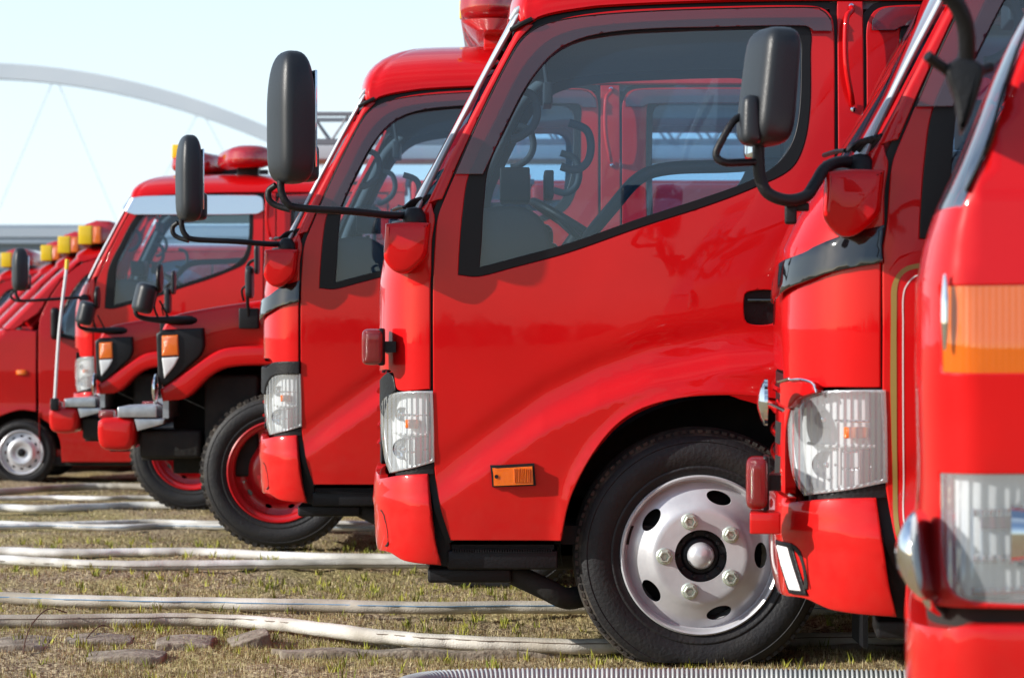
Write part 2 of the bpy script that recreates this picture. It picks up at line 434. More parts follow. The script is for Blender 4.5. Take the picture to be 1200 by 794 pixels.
# ------------------------------------------------------------------ body surface of a cab
class Cab:
    """A cab body as a surface over picture-like design coordinates (x along the truck, y down):
    flat side, superellipse corner, front face, given real size by scale s (design units per metre)."""
    def __init__(s, root, W, scale, x0, yg, xf, Rx=((0, 70),), n=2.3, Ry=.28, bow=14, side=None):
        s.root = root; s.W = W; s.s = scale; s.x0 = x0; s.yg = yg
        a = np.array(sorted(xf), float); s.fy = a[:, 0]; s.fx = a[:, 1]
        b = np.array(sorted(Rx), float); s.ry = b[:, 0]; s.rx = b[:, 1]
        s.side = side or (lambda x, y: np.zeros_like(x))
        H = W/2*scale; s.H = H; ry = Ry*scale
        th = np.linspace(0, 1, 1500)**1.5*math.pi/2
        Y = ry*(1-np.cos(th)**(2/n)); C = np.sin(th)**(2/n)
        Y2 = np.linspace(ry, H, 400)[1:]
        s.TY = np.concatenate([Y, Y2]); s.TC = np.concatenate([C, np.ones(len(Y2))])
        s.TB = bow*(1-(1-s.TY/H)**2); s.bow = bow
        X = 60*s.TC+s.TB
        s.S = np.concatenate([[0], np.cumsum(np.hypot(np.diff(X), np.diff(s.TY)))]); s.smax = s.S[-1]
    def R(s, y): return np.interp(y, s.ry, s.rx)
    def xc(s, y): return np.interp(y, s.fy, s.fx)+s.R(y)
    def V(s, x, y, *c):
        xc = float(s.xc(y))
        if x >= xc: return (x, y, *c)
        T = float(s.R(y))*s.TC+s.TB
        return (xc-float(np.interp(min(xc-x, T[-1]-.05), T, s.S)), y, *c)
    def F(s, t, y, *c):
        xc = float(s.xc(y)); q = float(np.interp(min(t, 2-t)*s.H, s.TY, s.S))
        if t > 1: q = 2*s.smax-q
        return (xc-q, y, *c)
    def mir(s, p):
        xc = float(s.xc(p[1])); return (2*(xc-s.smax)-p[0], *p[1:])
    def raw(s, x, y):
        xc = s.xc(y); q = np.maximum(xc-x, 0); far = q > s.smax; q = np.where(far, 2*s.smax-q, q); q = np.maximum(q, 0)
        X = np.where(x >= xc, x, xc-s.R(y)*np.interp(q, s.S, s.TC)-np.interp(q, s.S, s.TB)); Y = np.interp(q, s.S, s.TY)
        # beyond the far corner: plain far side
        over = (xc-x) > 2*s.smax
        X = np.where(over, xc+((xc-x)-2*s.smax), X)
        inw = s.side(X, y)
        yy = -s.W/2+Y/s.s+inw*(1-Y/s.H)
        yy = np.where(far, -yy, yy)
        return np.stack([(X-s.x0)/s.s, yy, (s.yg-y)/s.s], -1)
    def P(s, x, y, off=0., far=False, normal=False):
        x = np.atleast_1d(np.asarray(x, float)); y = np.atleast_1d(np.asarray(y, float))
        e = .6
        p = s.raw(x, y); px = s.raw(x+e, y)-s.raw(x-e, y); py = s.raw(x, y+e)-s.raw(x, y-e)
        n = np.cross(py, px); n /= np.linalg.norm(n, axis=1)[:, None]+1e-12
        p = p+n*(np.asarray(off).reshape(-1, 1) if np.ndim(off) else off)
        if far: p = p*[1, -1, 1]; n = n*[1, -1, 1]
        return (p, n) if normal else p
    def pt(s, x, y, off=0., far=False):
        x, y = s.V(x, y)[:2]
        return Vector(s.P(x, y, off, far)[0])
    def L(s, x, y, inward=0.):
        """plain local point: inward metres from the near side plane"""
        return Vector(((x-s.x0)/s.s, -s.W/2+inward, (s.yg-y)/s.s))
    def panel(s, name, outline, mat, holes=(), inner=None, thick=.02, grid=9, off=0., edge=1.3, drop=.003, far=False,
              parent=None, bulge=None, rim=True, step=6, smoothit=True):
        O = [sm(outline, step)] + [sm(h, step) for h in holes] if smoothit else [np.array(outline)]+[np.array(h) for h in holes]
        if area2(O[0]) < 0: O[0] = O[0][::-1]
        for i in range(1, len(O)):
            if area2(O[i]) > 0: O[i] = O[i][::-1]
        rings = []
        loops = []; pts = []; n0 = 0
        for l in O:
            loops.append(list(range(n0, n0+len(l)))); pts.append(l); n0 += len(l)
        nb = n0
        B = np.concatenate(pts)
        ins = []
        lastn = []
        for l in O:
            nn = loop_normals(l); lastn.append(nn)
            if rim: ins.append(l-nn*edge)
        lo = O[0].min(0); hi = O[0].max(0)
        gx, gy = np.meshgrid(np.arange(lo[0]+grid/2, hi[0], grid), np.arange(lo[1]+grid/2, hi[1], grid))
        G = np.stack([gx.ravel(), gy.ravel()], 1)
        def good(Q, md):
            k = inpoly(Q, O[0])
            for h in O[1:]: k &= ~inpoly(Q, h)
            Q = Q[k]
            if len(Q) == 0: return Q
            keep = np.ones(len(Q), bool)
            for i in range(0, len(Q), 500):
                d = np.linalg.norm(Q[i:i+500, None]-B[None], axis=2).min(1); keep[i:i+500] = d > md
            return Q[keep]
        I = good(np.concatenate(ins), edge*.7) if ins else np.zeros((0, 2))
        G = good(G, grid*.45)
        allp = np.concatenate([B, I, G])
        edges = [(l[i], l[(i+1) % len(l)]) for l in loops for i in range(len(l))]
        res = delaunay_2d_cdt([Vector(q) for q in allp], edges, [], 0, 1e-5)
        vv = np.array([tuple(v) for v in res[0]]); tri = np.array(res[2])
        cen = vv[tri].mean(1); k = inpoly(cen, O[0])
        for h in O[1:]: k &= ~inpoly(cen, h)
        tri = tri[k]
        orig = res[3]
        isb = np.array([any(o < nb for o in q) for q in orig])
        ring = np.array([(not isb[i]) and any(nb <= o < nb+len(I) for o in q) for i, q in enumerate(orig)])
        offs = np.full(len(vv), float(off))
        if bulge is not None: offs += bulge(vv[:, 0], vv[:, 1])
        if rim: offs[isb] -= drop
        p, nr = s.P(vv[:, 0], vv[:, 1], offs, far, True)
        e1 = p[tri[:, 1]]-p[tri[:, 0]]; e2 = p[tri[:, 2]]-p[tri[:, 0]]
        fn = np.cross(e1, e2); flip = np.sum(fn*nr[tri[:, 0]], 1) < 0
        tri[flip] = tri[flip][:, ::-1]
        if bulge is not None:
            # geometric normals
            fn = np.cross(p[tri[:, 1]]-p[tri[:, 0]], p[tri[:, 2]]-p[tri[:, 0]]); acc = np.zeros_like(p)
            for c in range(3): np.add.at(acc, tri[:, c], fn)
            nr2 = acc/(np.linalg.norm(acc, axis=1)[:, None]+1e-12)
        else: nr2 = nr.copy()
        V = [p]; N = [nr2]; Fc = [tuple(t) for t in tri]; M = [0]*len(tri)
        cnt = len(p)
        if rim:
            # back skin
            pb = s.P(vv[:, 0], vv[:, 1], offs-np.where(isb, thick-drop, thick), far)
            V.append(pb); N.append(-nr)
            Fc += [tuple(t[::-1]+cnt) for t in tri]; M += [1 if inner else 0]*len(tri)
            base = cnt; cnt *= 2
            # rim walls with own verts
            for l, ol, nn in zip(loops, O, lastn):
                ol2 = ol+nn*.5
                f0, n_ = s.P(ol[:, 0], ol[:, 1], off-drop if bulge is None else off-drop+bulge(ol[:, 0], ol[:, 1]), far, True)
                f2 = s.P(ol2[:, 0], ol2[:, 1], off-drop if bulge is None else off-drop+bulge(ol[:, 0], ol[:, 1]), far)
                b0 = s.P(ol[:, 0], ol[:, 1], off-thick if bulge is None else off-thick+bulge(ol[:, 0], ol[:, 1]), far)
                outn = f2-f0; outn /= np.linalg.norm(outn, axis=1)[:, None]+1e-12
                V += [f0, b0]; N += [outn, outn]
                m = len(ol)
                for i in range(m):
                    j = (i+1) % m
                    a, b, c, d = cnt+i, cnt+j, cnt+m+j, cnt+m+i
                    q = np.cross(f0[j]-f0[i], b0[i]-f0[i])
                    Fc.append((a, b, c, d) if np.dot(q, outn[i]) > 0 else (a, d, c, b)); M.append(0)
                cnt += 2*m
            # tilt boundary normals outward
            bi = np.where(isb)[0]
            if bulge is None and len(bi):
                Ball = np.concatenate(O); Nall = np.concatenate(lastn)
                for i in bi:
                    k = int(np.argmin(np.abs(Ball-vv[i]).sum(1)))
                    q = s.P(vv[i, 0]+Nall[k, 0]*.5, vv[i, 1]+Nall[k, 1]*.5, 0, far)[0]-s.P(vv[i, 0], vv[i, 1], 0, far)[0]
                    q /= np.linalg.norm(q)+1e-12; t = nr2[i]+q*.9; nr2[i] = t/np.linalg.norm(t)
        V = np.concatenate(V); N = np.concatenate(N)
        me = bpy.data.meshes.new(name)
        me.from_pydata(V.tolist(), [], Fc)
        me.polygons.foreach_set('material_index', M)
        me.polygons.foreach_set('use_smooth', [True]*len(me.polygons))
        me.normals_split_custom_set_from_vertices([tuple(q) for q in N])
        return mk(name, me, parent or s.root, [mat, inner] if inner else [mat])
    def tubeS(s, pts, r, off=.01, far=False, seg=10):
        q = [s.pt(x, y, off, far) for x, y in pts]
        return q

def mirrored(ls): return ls
def sstep(t): t = np.clip(t, 0, 1); return t*t*(3-2*t)
# ------------------------------------------------------------------ wheels
def circ(cx, cy, rx, ry=None, n=40, rot=0):
    ry = ry or rx
    return np.array([(cx+rx*math.cos(t)*math.cos(rot)-ry*math.sin(t)*math.sin(rot), cy+rx*math.cos(t)*math.sin(rot)+ry*math.sin(t)*math.cos(rot))
                     for t in np.linspace(0, 2*math.pi, n, endpoint=False)])
def disc_mesh(mb, c, R_, r0, holes, hfun, grid=.012, sgn=1, thick=.01):
    """pressed wheel disc with hand holes; hfun(r) depth inward"""
    O = [circ(0, 0, R_, n=72)]+([circ(0, 0, r0, n=48)] if r0 else [])+holes
    loops = []; n0 = 0
    for l in O: loops.append(list(range(n0, n0+len(l)))); n0 += len(l)
    B = np.concatenate(O); rings = []
    for r in np.arange((r0 or 0)+grid, R_-grid*.4, grid):
        m = max(12, int(2*math.pi*r/grid)); a = np.linspace(0, 2*math.pi, m, endpoint=False)
        rings.append(np.stack([r*np.cos(a), r*np.sin(a)], 1))
    G = np.concatenate(rings) if rings else np.zeros((0, 2))
    k = np.ones(len(G), bool)
    for h in O[1:]: k &= ~inpoly(G, h)
    G = G[k]; d = np.array([np.linalg.norm(B-g, axis=1).min() for g in G]); G = G[d > grid*.4]
    res = delaunay_2d_cdt([Vector(q) for q in np.concatenate([B, G])], [(l[i], l[(i+1) % len(l)]) for l in loops for i in range(len(l))], [], 0, 1e-7)
    vv = np.array([tuple(v) for v in res[0]]); tri = np.array(res[2]); cen = vv[tri].mean(1); k = inpoly(cen, O[0])
    for h in O[1:]: k &= ~inpoly(cen, h)
    tri = tri[k]; hh = hfun(np.hypot(vv[:, 0], vv[:, 1]))
    mb.add([(c[0]+v[0], c[1]+sgn*h, c[2]+v[1]) for v, h in zip(vv, hh)], [tuple(t) for t in tri])
    for l in O[1:]:
        hl = hfun(np.hypot(l[:, 0], l[:, 1])); m = len(l)
        mb.add([(c[0]+v[0], c[1]+sgn*h, c[2]+v[1]) for v, h in zip(l, hl)]+[(c[0]+v[0]*1.0, c[1]+sgn*(h+thick), c[2]+v[1]) for v, h in zip(l, hl)],
               [(i, (i+1) % m, m+(i+1) % m, m+i) for i in range(m)])
def tyre_mesh(c, Rt, ri, wd, sgn, lugs=70, lugd=.004, zflat=None, deep=False):
    """outer face at c.y, body extends sgn*wd inward"""
    mb = MB(); q = Rt-ri
    pr = [(ri-.004, .022), (ri+.004, .006), (ri+.012, .001), (ri+.02, -.001), (ri+.024, -.004), (ri+.028, -.004), (ri+.032, -.001), (ri+q*.35, -.010), (ri+q*.5, -.012), (ri+q*.62, -.009),
          (ri+q*.70, -.004), (ri+q*.72, -.006), (ri+q*.76, -.004), (ri+q*.84, .006)]
    sh = [(Rt-.012, .018), (Rt-.004, .030), (Rt-.001, .045)]
    for a in (.32, .5, .68):
        sh += [(Rt, wd*a-.008), (Rt-.01, wd*a-.006), (Rt-.01, wd*a+.006), (Rt, wd*a+.008)]
    sh += [(Rt-.001, wd-.045), (Rt-.004, wd-.03), (Rt-.012, wd-.018)]
    full = pr+sh+[(r, wd-h) for r, h in reversed(pr)]
    mb.lathe([(r, sgn*h) for r, h in pr], c, seg=128)
    n1 = mb.n
    mb.lathe([(r, sgn*h) for r, h in [pr[-1]]+sh+[(pr[-1][0], wd-pr[-1][1])]], c, seg=128, mi=1)
    mb.lathe([(r, sgn*(wd-h)) for r, h in reversed(pr)], c, seg=96)
    for k in range(lugs):
        for sd in (0, 1):
            a = 2*math.pi*(k+.5*sd)/lugs; M = Matrix.Translation(Vector(c)) @ Matrix.Rotation(-a, 4, 'Y')
            w_ = 2*math.pi*Rt/lugs*(.30 if not deep else .27)
            y0, y1 = (.010, wd*.30) if sd == 0 else (wd*.70, wd-.010)
            if sgn < 0: y0, y1 = -y1, -y0
            mb.box(Rt-(.03 if deep else .016), Rt+lugd, y0, y1, -w_, w_, mi=1, mat=M)
    if zflat is not None:
        nv = []
        for x, y, z in mb.v:
            if z < zflat:
                b = (zflat-z); z = zflat-.0 + (z-zflat)*.08; y += -sgn*b*.25 if (y-c[1])*sgn < wd*.5 else sgn*b*.25
            nv.append((x, y, z))
        mb.v = nv
    return mb
def truck_wheel(root, x, z, Rt, W, far=False, style='silver', zflat=None, inset=.04):
    sg = 1; y = -W/2+inset
    if far: sg = -1; y = -y
    c = (x, y, z)
    if style == 'silver':
        ri, wd = .246*Rt/.395, .205
        t = tyre_mesh(c, Rt, ri, wd, sg, 96, -.0065, zflat).build('wheel', [TYRE, TREAD], root)
        k = ri/.246; mb = MB()
        mb.lathe([(.250*k, sg*.014), (.249*k, sg*.001), (.244*k, -sg*.005), (.238*k, sg*.0), (.234*k, sg*.016), (.231*k, sg*.03), (.226*k, sg*.034)], c, seg=96)
        hf = lambda r: np.interp(r/k, [.08, .146, .155, .162, .20, .218, .228], [-.022, -.022, -.016, -.008, .012, .026, .034])
        hol = [circ(.187*k*math.cos(a), .187*k*math.sin(a), .0205*k, .040*k, 28, a) for a in [2*math.pi*i/5 for i in range(5)]]
        disc_mesh(mb, c, .2265*k, .081*k, hol, hf, .010*k, sg, .014)
        mb.lathe([(.240*k, sg*.02), (.20*k, sg*.12), (.20*k, sg*.19)], c, seg=48)
        rim = mb.build('rim', STEEL, t, 30)
        h = MB(); h.lathe([(.20, sg*.10), (.09, sg*.06), (.0802*k, sg*-.012), (.079*k, sg*.004), (.060*k, sg*.008), (.056*k, sg*.0), (.05*k, -sg*.004), (.0, -sg*.004)], c, seg=40)
        for i in range(10):
            a = 2*math.pi*i/10
            h.lathe([(.0, -sg*.014), (.005, -sg*.014), (.0055, sg*.006)], (c[0]+.066*k*math.cos(a), c[1], c[2]+.066*k*math.sin(a)), seg=8)
        h.build('hub', DARK if False else BLK, t)
        d = MB(); d.lathe([(.0, -sg*.042), (.02*k, -sg*.040), (.034*k, -sg*.032), (.041*k, -sg*.018), (.042*k, sg*.0)], c, seg=36)
        d.build('hub_cap', STEEL, t)
        for i in range(5):
            a = 2*math.pi*(i+.5)/5; cx, cz = c[0]+.113*k*math.cos(a), c[2]+.113*k*math.sin(a)
            n = MB(); n.lathe([(.0265, sg*-.021), (.0262, -sg*.026), (.022, -sg*.029), (.0, -sg*.029)], (cx, c[1], cz), seg=24)
            n.lathe([(.0195, -sg*.022), (.0195, -sg*.046), (.017, -sg*.049), (.013, -sg*.049), (.0125, -sg*.034), (.0, -sg*.034)], (cx, c[1], cz), seg=6)
            M = Matrix.Translation((cx, c[1], cz)) @ Matrix.Rotation(a*3.1, 4, 'Y')
            ys = sorted((-sg*.030, -sg*.044)); n.box(-.004, .004, ys[0], ys[1], -.008, .008, mat=M)
            n.build('wheel_nut', NUT, t, 30)
    elif style == 'red':
        ri, wd = .262, .235
        t = tyre_mesh(c, Rt, ri, wd, sg, 60, .001, zflat, True).build('wheel', [TYRE, TREAD], root)
        mb = MB()
        mb.lathe([(.266, sg*.014), (.265, sg*.001), (.259, -sg*.004), (.254, sg*.002), (.250, sg*.014), (.238, sg*.018), (.232, sg*.026), (.228, sg*.085)], c, seg=80)
        hf = lambda r: np.interp(r, [.10, .125, .14, .175, .20, .232], [.045, .045, .055, .10, .105, .09])
        hol = [circ(.192*math.cos(a), .192*math.sin(a), .011, .018, 16, a) for a in [2*math.pi*i/10 for i in range(10)]]
        disc_mesh(mb, c, .230, .075, hol, hf, .014, sg, .012)
        mb.build('rim', REDRIM, t, 35)
        h = MB(); h.lathe([(.09, sg*.06), (.076, sg*.045), (.072, sg*-.01), (.055, -sg*.03), (.03, -sg*.035), (0, -sg*.035)], c, seg=32)
        for i in range(6):
            a = 2*math.pi*i/6+.3; h.lathe([(0, -sg*.0), (.011, -sg*.0), (.012, sg*.05)], (c[0]+.105*math.cos(a), c[1]+sg*.02, c[2]+.105*math.sin(a)), seg=6)
        h.build('hub', REDRIM, t)
        v = MB(); v.tube([(c[0]-.17, c[1]+sg*.06, c[2]-.05), (c[0]-.18, c[1]+sg*.03, c[2]-.055)], .006, 8); v.build('valve', CHROME, t)
    else:
        ri, wd = .19, .165
        t = tyre_mesh(c, Rt, ri, wd, sg, 60, .001, zflat).build('wheel', [TYRE, TREAD], root)
        mb = MB(); mb.lathe([(.193, sg*.014), (.191, sg*.0), (.185, -sg*.004), (.18, sg*.004), (.175, sg*.02), (.168, sg*.022)], c, seg=64)
        hf = lambda r: np.interp(r, [.03, .055, .075, .095, .12, .17], [.004, .004, -.006, -.008, .016, .022])
        hol = [circ(.138*math.cos(a), .138*math.sin(a), .009, .017, 14, a) for a in [2*math.pi*i/12 for i in range(12)]]
        disc_mesh(mb, c, .169, .035, hol, hf, .012, sg, .012); mb.build('rim', STEEL, t, 35)
        h = MB(); h.lathe([(.037, sg*.01), (.034, -sg*.006), (.02, -sg*.012), (0, -sg*.012)], c, seg=24); h.build('hub_cap', BLK, t)
    return t

# ------------------------------------------------------------------ mirrors
def mirror_body(mb, c, hw, hd, h0, h1, yaw, taper=None, n=3.2, seg=28, lean=0.0, mi=0):
    """boxy rounded housing: half width hw, half depth hd, from z h0 to h1, turned by yaw"""
    secs = []
    ca, sa = math.cos(yaw), math.sin(yaw)
    N = 26
    for i in range(N+1):
        t = (1-math.cos(math.pi*i/N))/2; z = h0+(h1-h0)*t
        e = max(0., 1-abs(2*t-1)**8)**.34
        tp = taper(t) if taper else 1.0
        sec = []
        for k in range(seg):
            a = 2*math.pi*k/seg
            cx = math.copysign(abs(math.cos(a))**(2/n), math.cos(a)); cy = math.copysign(abs(math.sin(a))**(2/n), math.sin(a))
            x, y = cx*hw*max(e, .02)*tp, cy*hd*max(e, .02)*tp
            sec.append((c[0]+x*ca-y*sa+lean*(t-.5), c[1]+x*sa+y*ca, z))
        secs.append(sec)
    mb.loft(secs, mi)

XFA = [(800, 452), (662, 450), (560, 446), (458, 447), (400, 446), (330, 447), (300, 452), (275, 462), (255, 472), (191, 508),
       (119, 546), (60, 578), (12, 603), (-60, 640)]
RXA = [(-60, 22), (190, 22), (250, 32), (330, 66), (450, 66), (800, 60)]
YCX = np.array([440, 507, 560, 600, 639, 700, 760, 850, 980, 1100]); YCY = np.array([604, 568, 530, 502, 475, 446, 425, 407, 397, 396])
_yy = np.arange(-150, 900, 5.0)
_g = np.interp(_yy, [-150, 120, 230, 300, 440, 640, 900], [.085, .06, .032, .014, -.004, -.045, -.05])/380
_in = np.concatenate([[0], np.cumsum((_g[1:]+_g[:-1])/2*5)]); _in = _in[::-1][0]*0+(_in-np.interp(430, _yy, _in)); _in = -_in
def cab_side(x, y):
    a = np.interp(y, _yy, _in)
    yc = np.interp(x, YCX, YCY)
    h = np.interp(x, [440, 500, 560, 700, 1010, 1050], [0, .010, .018, .026, .024, 0])
    a = a-h*sstep((y-yc)/34.)
    a = a+np.interp(x, [440, 520, 700, 1010, 1050], [0, .004, .007, .006, 0])*np.exp(-((y-yc+16)/16.)**2)
    r = np.hypot((x-845)*.97, y-640)
    a = a-.010*np.exp(-((r-180)/10.)**2)*np.where(y < 640, 1, 0)*np.where((x > 560) & (x < 1012), 1, 0)
    return a

def make_roof(cab, base, zt, xm, mat=None):
    W = cab.W
    nb = sm([tuple(p) for p in base], 8, False); fb = [cab.mir(tuple(p))[:2] for p in nb[::-1][1:]]
    loop = np.concatenate([nb, np.array(fb)])
    bp = cab.P(loop[:, 0], loop[:, 1], .004)
    NV = 12; secs = []
    for j in range(NV+1):
        ph = j/NV*math.pi/2; a = 1-math.cos(ph)**(2/2.3); b = math.sin(ph)**(2/2.1)
        row = []
        for p in bp:
            xi = max(p[0], xm-(.12*(1-abs(p[1])/(W/2)))); row.append((p[0]+(xi-p[0])*a, p[1]*(1-a), p[2]+(zt-p[2])*b))
        secs.append(row)
    n = len(bp); mb = MB()
    lip = [(p[0], p[1]*.985, p[2]-.006) for p in bp]
    vs = lip+[q for r in secs for q in r]; fs = [(l*n+k, l*n+k+1, (l+1)*n+k+1, (l+1)*n+k) for l in range(NV+1) for k in range(n-1)]
    mb.add(vs, fs); roof = mb.build('roof', mat or RED, cab.root, 60)
    mb = MB()
    secs2 = [[(q[0]+.02, q[1]*.965, q[2]-.03) for q in r] for r in secs]
    mb.add([q for r in secs2 for q in r], [(l*n+k, l*n+k+1, (l+1)*n+k+1, (l+1)*n+k) for l in range(NV) for k in range(n-1)])
    mb.build('headliner', LINER, roof, 60)
    return roof

def cab_truck(label, loc, W=1.70, opts=(), wheel_dz=0.0, group='red fire trucks parked side by side', kx=1.0, rot=0.0, top=86):
    S = 380.0; X0, Y0 = 440., 782.
    # loc is where the near front corner's side plane stands; turn about it
    root = empty('fire_truck', (loc[0]-math.sin(rot)*W/2, loc[1]+math.cos(rot)*W/2, loc[2]), label, 'fire truck', group)
    root.rotation_euler = (0, 0, rot)
    kk = lambda y: 1+(kx-1)*float(np.interp(y, [235, 330], [0, 1]))
    cab = Cab(root, W, S, X0, Y0, [(y, 507-(507-x)*kk(y)) for y, x in XFA], [(y, r*kk(y)) for y, r in RXA], side=cab_side)
    V = lambda x, y, *c: cab.V(507-(507-x)*kk(y) if x < 507 else x, y, *c)
    F = cab.F
    K = 'c'
    # ---- lower front fascia, wraps the whole front
    near = [V(504, 456, K), V(464, 457), V(459, 439), V(453, 434), F(.28, 436), F(.5, 440)]
    if kx > 1: near = [V(504, 456, K), V(464, 457), F(.16, 464), F(.3, 470, K), F(.3, 443, K), F(.5, 443)]
    nearT = [F(.5, 268), F(.25, 264), V(479, 254), V(500, 238), V(505, 238, K), V(509, 252), V(506, 282), V(504, 330), V(504, 400)]
    ol = near+[F(1, 442)]+[cab.mir(p) for p in reversed(near)]+[cab.mir(p) for p in reversed(nearT)]+[F(1, 270)]+nearT
    cab.panel('front_panel', ol, RED, thick=.02, grid=12, step=5)
    g = [F(.26, 446, K), F(.26, 548, K), F(1.74, 548, K), F(1.74, 446, K)]
    gr = cab.panel('grille', g, BLK, off=-.004, grid=14)
    sl_ = MB()
    for k in range(4):
        y = 462+k*22
        q = [cab.P(*F(t, y)[:2], .002)[0] for t in np.linspace(.42, 1.58, 13)]
        sl_.tube(q, .007, 8)
    sl_.build('grille_bar', SILV if 'chrome_grille' in opts else RED, gr)
    # windshield, moldings, pillars
    mol = [(488, 250), (502, 220), (516, 191), (534, 155), (553, 119), (570, 86), (584, 60), (597, 37), (604, 25), (611, 12)]
    wl = [V(x+1, y) for x, y in mol]; wl[0] = V(489, 252, K); wl[-1] = V(611, 14, K)
    ws = wl+[F(.3, 8), F(1, 5)]+[cab.mir(p) for p in [F(.3, 8)]]+[cab.mir(p) for p in reversed(wl)]+[F(1.7, 260), F(1, 264), F(.3, 260)]
    cab.panel('windshield', ws, WSG, rim=False, grid=16, off=-.002)
    for far in (False, True):
        mb = MB(); mb.tube([cab.pt(x, y, .006, far) for x, y in mol], [.011]*9+[.012, .006], 10, flat=.8)
        q = [cab.pt(x, y, .010, far) for x, y in ((603, 22), (610, 12), (614, 7))]
        mb.tube(q, [.012, .015, .006], 10)
        mb.build('windshield_molding', SILV, root)
        pl = [V(503, 237, K), V(518, 233, K), V(538, 187), V(569, 120), V(599, 60), V(616, 37), V(625, 28, K), V(612, 22, K),
              V(592, 58), V(560, 119), V(523, 191), V(496, 246, K)]
        cab.panel('front_pillar', pl, RED, thick=.05, grid=7, far=far, inner=LINER, edge=1.0)
        mb = MB(); mb.tube([cab.pt(x, y, .010, far) for x, y in ((602, 35), (612, 29), (624, 22))], .009, 8); mb.build('roof_seal_end', SEAL, root)
    # ---- roof
    base = [(x, y) for x, y in ((1375, -3), (1200, -3), (980, -3), (880, -2), (780, 1), (704, 5), (680, 8), (650, 13), (630, 19), (618, 27))]
    base = [V(*p)[:2] for p in base]+[V(609, 20)[:2], F(.12, 12)[:2], F(.35, 6)[:2], F(.6, 3)[:2], F(1, 2)[:2]]
    make_roof(cab, base, top/S+782/S, (770-X0)/S)
    # ---- side panels both sides
    door = [(528, 633, K), (515, 590), (509, 545), (508, 450), (508, 330), V(510, 282), V(513, 255), V(521, 233), V(541, 187), V(572, 120), V(601, 64),
            V(616, 43), V(632, 31), (655, 22), (690, 15), (740, 10), (850, 6), (940, 5), (965, 8), (976, 18), (979, 40), (979, 140), (979, 300), (978, 400), (979, 488, K),
            (940, 472), (890, 464.5), (840, 463), (796, 466), (756, 476), (729, 491), (707, 513), (685, 547), (667, 587), (657, 633, K)]
    wout = [(537, 322, K), (538, 300), (542, 250), (550, 204), (583, 137), (610, 84), (637, 52), (666, 37), (708, 29), (791, 23), (915, 20), (938, 22), (951, 34),
            (951, 60), (950, 125), (942, 172), (926, 199), (884, 220), (832, 240), (749, 267), (666, 296), (600, 314), (560, 324)]
    win = [(562, 313, K), (564, 290), (567, 240), (573, 195), (594, 148), (620, 98), (642, 68), (667, 51), (720, 40), (800, 35), (900, 32), (928, 34), (939, 45), (940, 70),
           (938, 125), (930, 164), (912, 191), (880, 211), (829, 230), (749, 256), (666, 285), (600, 303)]
    vout = [(533, 205, K), (563, 137), (601, 62), (619, 40), (645, 27), (700, 18), (800, 12), (940, 9), (964, 13), (974, 24), (976, 37, K)]
    vin = [(954, 37, K), (945, 31), (850, 32), (750, 35), (690, 43), (652, 60), (621, 95), (594, 145), (566, 205, K)]
    rdoor = [(1018, 633, K), (1017, 400), (1017, 60), (1018, 28), (1026, 12), (1040, 6), (1100, 4), (1325, 4, K), (1325, 633, K)]
    rwo = [(1056, 40), (1062, 24), (1080, 18), (1270, 18), (1287, 24), (1293, 40), (1293, 215), (1287, 230), (1270, 236), (1080, 236), (1062, 230), (1056, 215)]
    cx, cy = 1174.5, 127
    rwi = [(cx+(x-cx)*.92, cy+(y-cy)*.90) for x, y in rwo]
    handle = [(873, 345), (880, 341), (905, 340), (911, 345), (911, 374), (905, 380), (880, 380), (873, 374)]
    for far in (False, True):
        d = cab.panel('door', door, RED, holes=[wout, handle], inner=LINER, thick=.035, grid=8, far=far, step=5)
        cab.panel('window_seal', wout, SEAL, holes=[win], thick=.035, off=.0015, grid=10, far=far, parent=d, edge=1.0)
        gl = [((x-750)*1.01+750, (y-180)*1.01+180, *c) for x, y, *c in win]
        cab.panel('window_glass', gl, GLASS, rim=False, grid=16, off=-.010, far=far, parent=d)
        if 'chrome_visor' in opts:
            cvo = [(560, 45, K), (600, 20), (650, 10), (940, 8), (975, 14), (980, 50, K), (960, 60), (620, 62, K)]
            cab.panel('window_visor', cvo, CVISOR, off=.028, thick=.004, grid=10, far=far, parent=d)
        else:
            cab.panel('window_visor', vout+vin, VISOR, off=.024, thick=.003, grid=8, far=far, parent=d, edge=.8, drop=.002)
            mb = MB()
            mb.tube([cab.pt(p[0], p[1], .024, far) for p in vout[:-1]], .0022, 6); mb.build('visor_edge', SEAL, d)
        # handle recess
        hb = cab.panel('door_handle', [(870, 338, K), (914, 338, K), (914, 383, K), (870, 383, K)], BLK, off=-.022, thick=.02, grid=10, far=far, parent=d)
        mb = MB(); mb.tube([cab.pt(x, 352, -.004, far) for x in (876, 890, 908)], .010, 8, flat=.6); mb.build('handle_grip', GBLK, d)
        # key lock under, quarter bar
        q = cab.panel('rear_door', rdoor, RED, holes=[rwo], inner=LINER, thick=.03, grid=14, far=far)
        cab.panel('window_seal', rwo, SEAL, holes=[rwi], thick=.03, off=.0015, grid=12, far=far, parent=q)
        cab.panel('window_glass', rwi, GLASS, rim=False, grid=20, off=-.01, far=far, parent=q)
        rv = [(1022, 36, K), (1023, 24), (1032, 12), (1048, 8), (1270, 8), (1306, 14), (1314, 36, K), (1290, 34), (1270, 31), (1060, 31), (1050, 36, K)]
        cab.panel('window_visor', rv, VISOR, off=.02, thick=.003, grid=10, far=far, parent=q)
        cab.panel('side_pillar', [(983, 0, K), (1013, 0, K), (1014, 300), (1014, 633, K), (1008, 633, K), (1004, 560), (995, 515), (983, 490, K), (983, 200)], RED, inner=LINER, thick=.05, grid=8, far=far)
        cab.panel('side_pillar', [(1329, 0, K), (1374, 0, K), (1374, 633, K), (1329, 633, K)], RED, inner=LINER, thick=.05, grid=14, far=far)
